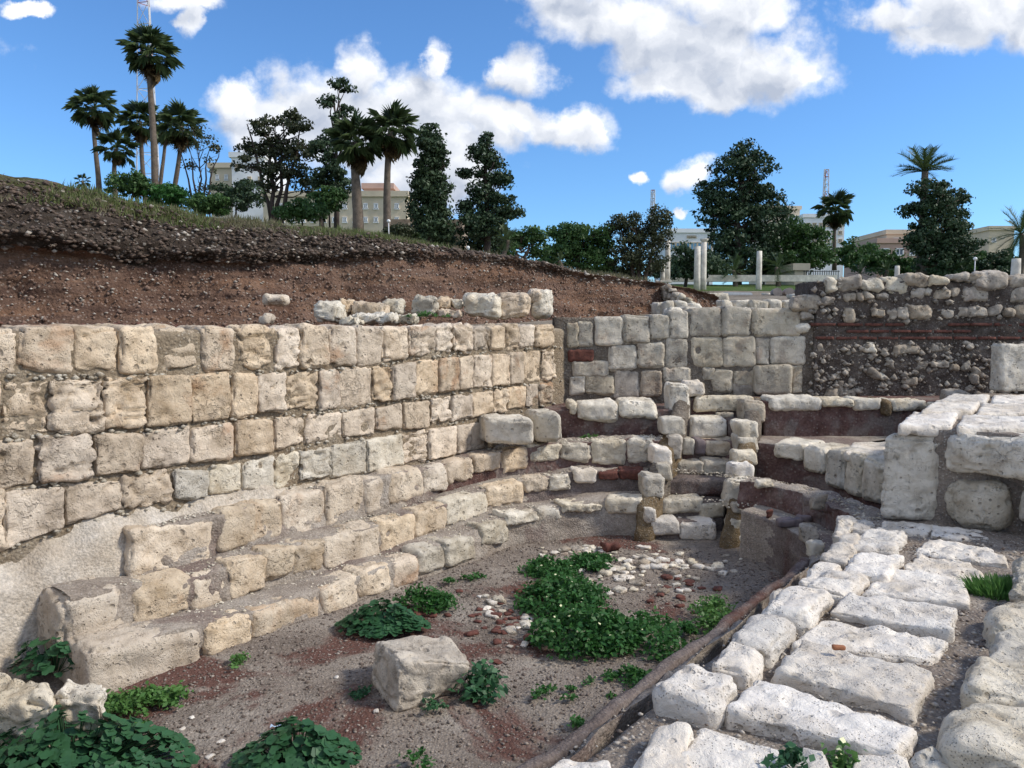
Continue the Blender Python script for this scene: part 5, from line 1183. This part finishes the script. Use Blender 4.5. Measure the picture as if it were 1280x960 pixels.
T('dark_tree', 'dark spreading cypress wrapped around the tall date palm trunk', 55, (1158, 350), [(1158, 238, 22, 12), (1140, 262, 16, 8), (1170, 262, 26, 16), (1196, 248, 16, 12), (1200, 275, 16, 14), (1170, 290, 36, 20), (1148, 305, 20, 14), (1190, 310, 30, 16), (1175, 330, 36, 14)], 'conifer', 11500, .18, clump=.52, trunk_r=.30, bark='bark', seed=8)
T('spreading_tree', 'rounded green tree standing beyond the end of the bank', 40, (722, 352), [(705, 288, 22, 9), (735, 292, 26, 10), (718, 302, 30, 12), (750, 306, 18, 12), (702, 316, 20, 12), (735, 325, 34, 16)], 'tree', 6800, .14, clump=.40, trunk_r=.16, seed=9)
T('spreading_tree', 'brownish half bare tree just left of the ruin columns', 40, (800, 352), [(780, 275, 18, 12), (768, 290, 16, 12), (800, 290, 22, 16), (826, 275, 16, 16), (822, 300, 16, 18), (785, 312, 28, 18), (812, 328, 26, 14), (775, 335, 22, 10)], 'olive', 6500, .12, clump=.42, trunk_r=.14, seed=10, trunks=3)
T('spreading_tree', 'low tree with pale trunks above the right part of the bank', 34, (655, 332), [(640, 300, 18, 12), (662, 296, 20, 10), (672, 312, 14, 10), (628, 318, 18, 10), (615, 308, 14, 10)], 'tree', 3400, .12, clump=.32, trunk_r=.11, bark='bark', seed=11, trunks=2)
T('dark_tree', 'small dark tree behind the ruin columns', 50, (856, 352), [(852, 320, 16, 14), (862, 335, 16, 12), (878, 330, 20, 16), (848, 340, 14, 8)], 'conifer', 2600, .17, clump=.45, trunk_r=.12, seed=12)
BU = [(165, 232, 30, 16, 31, 'tree', 'leafy bush under the short palm on the bank'), (215, 246, 34, 16, 31, 'herb', 'bright green bush right of the palm trunks on the bank'), (295, 244, 36, 22, 29, 'conifer', 'dark rounded bush in front of the cream building'), (262, 256, 26, 14, 28, 'tree', 'green bush between the palms and the dark rounded bush'),
      (378, 266, 34, 14, 27, 'tree', 'long clipped bush above the bank, left of the thick palm'), (412, 250, 22, 16, 28, 'tree', 'bushy shrub left of the thick palm trunk'), (600, 302, 34, 20, 30, 'conifer', 'dark shrub mass under the sparse cypress'), (548, 300, 20, 16, 29, 'conifer', 'dark shrub under the dense cypress'), (500, 292, 18, 10, 25, 'olive', 'dry shrub between the palm trunk and the stone hut'),
      (1075, 318, 34, 20, 66, 'tree', 'green shrub left of the pink building'), (1105, 330, 34, 16, 63, 'tree', 'green shrub in front of the pink building'), (1216, 330, 34, 16, 60, 'tree', 'clipped green hedge right of the dark tree'), (1250, 335, 34, 20, 58, 'conifer', 'dark shrub at the right edge under the date palm'), (1195, 338, 30, 12, 58, 'tree', 'low hedge at the foot of the dark tree'),
      (885, 336, 34, 14, 56, 'conifer', 'dark hedge behind the ruin columns'), (955, 338, 30, 12, 62, 'conifer', 'dark hedge right of the lone column'), (835, 338, 26, 12, 56, 'conifer', 'hedge behind the leftmost ruin column'), (760, 342, 44, 10, 44, 'tree', 'low hedge below the half bare tree'), (680, 334, 26, 10, 40, 'tree', 'low shrub above the right end of the bank'), (1145, 340, 40, 10, 62, 'tree', 'low shrubs behind the rubble wall')]
for i, (x, y, rx, ry, Y, m, lab) in enumerate(BU):
    k = Y / F
    T('shrub', lab, Y, (x, y + ry), [(x - rx * .45, y, rx * .6, ry * .8), (x + rx * .4, y + ry * .1, rx * .65, ry * .75), (x, y - ry * .1, rx * .6, ry), (x + random.uniform(-.5, .5) * rx, y - ry * .3, rx * .35, ry * .6)], m, 2600, 3.0 * k, clump=7 * k, trunk_r=1.2 * k, seed=40 + i, limbs=False)

# ================================================================== BUILDINGS AND THE REST OF THE SKYLINE
def building(lab, Y, x0, x1, ytop, ybot, wall, wins, depth=8, parapet=True, name='building', pane='pane', extra=None, cat='building', rot=0, wsx=.3):
    a = ony(x0, ybot, Y); b = ony(x1, ytop, Y); loc = ((a[0] + b[0]) / 2, Y, a[2]); t = thing(name, lab, cat, loc); k = Y / F
    h = b[2] - a[2]; w = b[0] - a[0]
    VF = ([], []); bx(VF, (0, depth / 2, h / 2 - 2), (w / 2, depth / 2, h / 2 + 2)); obj('wall', mesh_np('wall', VF[0], VF[1], M[wall], False), t, loc)
    if parapet:
        VF = ([], []); bx(VF, (0, depth / 2, h + .25), (w / 2 + .2, depth / 2 + .2, .25)); obj('roof', mesh_np('roof', VF[0], VF[1], M[wall], False), t, loc)
    for (wx, wy, ww, wh) in wins:
        c = ony(wx, wy, Y); X = c[0] - loc[0]; Z = c[2] - loc[2]; hw, hh = ww * k / 2, wh * k / 2
        VF = ([], [])
        for (cx, cz, sx, sz) in ((0, hh, hw + .06, .05), (0, -hh, hw + .1, .06), (-hw, 0, .05, hh), (hw, 0, .05, hh), (0, 0, .03, hh)): bx(VF, (cx, -.03, cz), (sx, .07, sz))
        wo = obj('window', mesh_np('window', VF[0], VF[1], M['bwhite' if wall != 'bwhite' else 'cream'], False), t, (loc[0] + X, loc[1], loc[2] + Z))
        VF = ([], []); bx(VF, (0, .0, 0), (hw - .03, .03, hh - .03)); po = obj('pane', mesh_np('pane', VF[0], VF[1], M[pane], False), wo, (loc[0] + X, loc[1], loc[2] + Z))
    return t, loc
building('white building top with a dark opening behind the sparse tree', 75, 291, 330, 197, 262, 'bwhite', [(296, 209, 3, 7), (312, 225, 3, 7), (325, 225, 3, 7)])
building('cream rooftop block left of the white one, behind the sparse tree', 78, 264, 291, 210, 262, 'cream', [(272, 222, 3, 6), (283, 222, 3, 6)])
building('long cream building with many windows behind the two big palms', 70, 330, 508, 246, 300, 'cream', [(x, y, 4, 6) for y in (258, 275) for x in range(340, 505, 13)])
building('rose stair tower on the roof of the long cream building', 73, 455, 490, 236, 250, 'bpink', [(466, 243, 3, 5)], name='roof_block')
building('glass banded white hall behind the ruin columns', 95, 833, 892, 291, 345, 'bwhite', [(x, 308, 8, 9) for x in range(840, 890, 9)] + [(x, 296, 1.6, 2.2) for x in (860, 863, 866, 869)], pane='bluepane')
building('pale concrete block beside the tall dark tree', 110, 958, 1000, 262, 340, 'cream', [(x, y, 4, 4) for y in (272, 284) for x in (988, 995)])
building('white office block with dark windows behind the round crowned palm', 105, 1003, 1056, 272, 340, 'bwhite', [(x, y, 4, 4) for y in (281, 291, 301) for x in range(1010, 1054, 8)])
building('pink two storey building with a projecting roof left of the dark tree', 80, 1096, 1178, 304, 345, 'bpink', [(x, 315, 9, 8) for x in (1106, 1124, 1142, 1160)])
building('cream upper storey on the pink building', 84, 1108, 1178, 293, 306, 'cream', [(1120, 300, 5, 4), (1150, 300, 5, 4)], name='roof_block')
building('plain cream building at the far right behind the date palm', 90, 1234, 1268, 288, 345, 'cream', [(1242, 300, 4, 5)])
building('brown stone hut with a wooden door between the palm and the cypress', 31, 488, 578, 274, 318, 'hut', [], depth=4, name='hut', cat='hut', parapet=False)
def hut_door():
    t = [o for o in bpy.data.objects if o.name.startswith('hut')][0]; c = ony(527, 296, 31); VF = ([], []); k = 31 / F
    bx(VF, (0, -.02, 0), (10 * k, .05, 12 * k)); obj('door', mesh_np('door', VF[0], VF[1], M['bark_d'], False), t, (c[0], 31, c[2]))
    VF = ([], []); bx(VF, (0, -.05, 0), (16 * k, .08, 2 * k)); c = ony(527, 281, 31); obj('lintel', mesh_np('lintel', VF[0], VF[1], M['cream'], False), t, (c[0], 31, c[2]))
hut_door()
building('small cream hut with a dark doorway beside the park fence', 56, 993, 1008, 338, 356, 'cream', [], depth=3, name='hut', cat='hut')

def mast(lab, Y, x, ytop, ybot, wt, wb, nb=10):
    k = Y / F; b = ony(x, ybot, Y); h = (ybot - ytop) * k; t = thing('lattice_mast', lab, 'mast', b)
    C = [(math.cos(a), math.sin(a)) for a in (R(200), R(320), R(80))]; rb, rt = wb * k / 2, wt * k / 2
    P = lambda i, f: (C[i][0] * (rb + (rt - rb) * f), C[i][1] * (rb + (rt - rb) * f), h * f)
    for i in range(3): 
        VF = tube([P(i, 0), P(i, 1)], [k * .9, k * .7], 6); obj('leg', mesh_np('leg', VF[0], VF[1], M['steel_w'], False), t, b)
    for j in range(nb + 1):
        f = j / nb; acc = ([], [])
        for i in range(3):
            tube([P(i, f), P((i + 1) % 3, f)], [k * .45] * 2, 4, acc)
            if j < nb: tube([P(i, f), P((i + 1) % 3, (j + 1) / nb)], [k * .35] * 2, 4, acc)
        obj('brace', mesh_np('brace', acc[0], acc[1], M['steel_r' if j % 3 == 0 else 'steel_w'], False), t, b)
mast('tall red and white lattice mast behind the left palms', 60, 190, -60, 245, 11, 34, 12)
mast('distant slim mast above the half bare tree', 150, 815, 240, 330, 5, 7, 9)
mast('distant mast on the white office block', 125, 1031, 214, 275, 6, 9, 7)

def column(lab, x, yt, yb, Y, wpx, cap=True, plinth=True):
    k = Y / F; b = ony(x, yb, Y); h = (yb - yt) * k; r = wpx * k / 2; t = thing('stone_column', lab, 'column', b)
    VF = lathe([(r * 1.03, r * .4), (r, h * .3), (r * .95, h * .7), (r * .9, h - r * .5)], 18); obj('shaft', mesh_np('shaft', VF[0], VF[1], M['marble']), t, b)
    if plinth:
        VF = ([], []); bx(VF, (0, 0, 0), (r * 1.5, r * 1.5, r * .35)); bx(VF, (0, 0, r * .42), (r * 1.25, r * 1.25, r * .1)); obj('base', mesh_np('base', VF[0], VF[1], M['marble'], False), t, b)
    if cap:
        VF = lathe([(r * .9, h - r * .5), (r * 1.1, h - r * .1), (r * 1.5, h + r * .35), (r * 1.5, h + r * .6)], 18); obj('capital', mesh_np('capital', VF[0], VF[1], M['marble']), t, b)
column('left ruin column with a broken top', 834, 300, 352, 42, 7, False)
column('short broken stub beside the left ruin column', 828, 328, 352, 41.6, 6, False)
column('left one of the close pair of ruin columns', 871, 307, 366, 43, 8, False)
column('right one of the close pair, topped with a capital', 879, 302, 366, 43.5, 7, True)
column('lone pale column standing free on the terrace', 948, 313, 369, 44, 7, False)
column('small stele with a rounded top above the rubble wall', 1121, 331, 350, 30, 6, False, False)
column('thick stele with rounded top at the right end of the rubble wall', 1269, 321, 352, 22, 11, False, False)
def portico():
    # low masonry and drums of the excavated portico
    t = thing('terrace_wall', 'low ruined terrace wall of pale stones beyond the back wall', 'wall', (4.5, 14, 2.2))
    r = random.Random(9)
    for (x0, x1, y, Y, h) in ((838, 1010, 392, 12.5, 12), (905, 1000, 381, 15, 9), (820, 872, 384, 14, 12), (838, 858, 372, 17, 12)):
        x = x0
        while x < x1:
            w = r.uniform(10, 24); stone(rect8(x, x + w - 1, y - h / 2 + r.uniform(-2, 2), y + h / 2 + 4, Y + r.uniform(-.2, .2), .6), M['pale'], t, res=.05, rnd=.2, amp=.02, pit=0, jit=.12); x += w
    for (x0, x1, y0, y1, Y) in ((856, 912, 366, 382, 18), (1000, 1032, 366, 372, 19)): stone(rect8(x0, x1, y0, y1, Y, .9), M['pale'], t, res=.08, rnd=.12, amp=.03, jit=.08)
    t = thing('rubble_slope', 'tumbled pale stones at the end of the earth bank', 'stones', (3.2, 14.6, 2.4))
    for k in range(26):
        x = r.uniform(822, 866); y = 352 + (x - 822) * .65 + r.uniform(-3, 14); stone(rect8(x, x + r.uniform(6, 12), y, y + r.uniform(5, 9), 15.6 - (x - 822) * .02, .4), M['rub'] if k % 3 else M['pale'], t, res=.06, rnd=.3, amp=.03, jit=.2)
    labs = ('leftmost fallen column drum on the terrace', 'second fallen column drum from the left on the terrace', 'third fallen column drum from the left, darker brown', 'rightmost fallen column drum on the terrace')
    for i, x in enumerate((972, 987, 1001, 1016)):
        p = ony(x, 365, 32); k = 32 / F; VF = tube([(0, 0, 0), (.7 * k * 12, 1.2, 0)], [5.4 * k, 5.4 * k], 16); o = obj('column_drum', mesh_np('column_drum', VF[0], VF[1], M['drum'], False), None, p); tag(o, labs[i], 'column drum')
    p = ony(926, 369, 34); k = 34 / F; VF = tube([(-22 * k, 0, 0), (16 * k, .4, 0)], [3.8 * k] * 2, 14); o = obj('fallen_column', mesh_np('fallen_column', VF[0], VF[1], plain_mat('granite', (.20, .22, .24), .7, 10, .3), False), None, p); tag(o, 'dark grey granite column shaft lying beside the lone column', 'column')
    p = ony(958, 371, 34); VF = lathe([(3 * k, -2 * k), (4 * k, 0), (6 * k, 3 * k), (6 * k, 4.5 * k)], 14); o = obj('fallen_capital', mesh_np('fallen_capital', VF[0], VF[1], M['marble']), None, p); tag(o, 'small loose capital standing right of the lone column', 'capital')
    # park kerb wall and fence
    t = thing('park_wall', 'long low pale kerb wall between the terrace and the park', 'wall', (12, 52, gz(52)))
    a = ony(838, 349, 52); b = ony(1045, 349, 52); VF = ([], []); bx(VF, ((a[0] + b[0]) / 2 - 12, 0, .25 + a[2] - gz(52) - .2), ((b[0] - a[0]) / 2, .2, .22)); obj('kerb', mesh_np('kerb', VF[0], VF[1], M['marble'], False), t, t.location)
    t = thing('park_fence', 'dark metal railing beside the small park hut', 'fence', (*ony(1026, 356, 54)[:2], ony(1026, 356, 54)[2]))
    for j in range(16):
        VF = ([], []); bx(VF, ((j - 7.5) * .16, 0, .5), (.02, .02, .5)); obj('bar', mesh_np('bar', VF[0], VF[1], M['dark'], False), t, t.location)
    VF = ([], []); bx(VF, (0, 0, .95), (1.3, .02, .025)); bx(VF, (0, 0, .15), (1.3, .02, .025)); obj('rail', mesh_np('rail', VF[0], VF[1], M['dark'], False), t, t.location)
    for (x, yt, yb, Y, lab) in ((486, 279, 296, 24, 'white globe lamp post in front of the stone hut'), (585, 312, 326, 27, 'short globe lamp post under the sparse cypress'), (1218, 326, 345, 40, 'white globe lamp post behind the rubble wall')):
        k = Y / F; b = ony(x, yb, Y); h = (yb - yt) * k; t = thing('lamp_post', lab, 'lamp post', b)
        VF = tube([(0, 0, -.3), (0, 0, h)], [k * .8, k * .6], 8); obj('post', mesh_np('post', VF[0], VF[1], M['steel_w']), t, b)
        VF = lathe([(.01, h - .2 * k), (1.8 * k, h + .8 * k), (2.4 * k, h + 2.2 * k), (1.8 * k, h + 3.6 * k), (.01, h + 4.4 * k)], 12); obj('globe', mesh_np('globe', VF[0], VF[1], M['lampglass']), t, b)
portico()
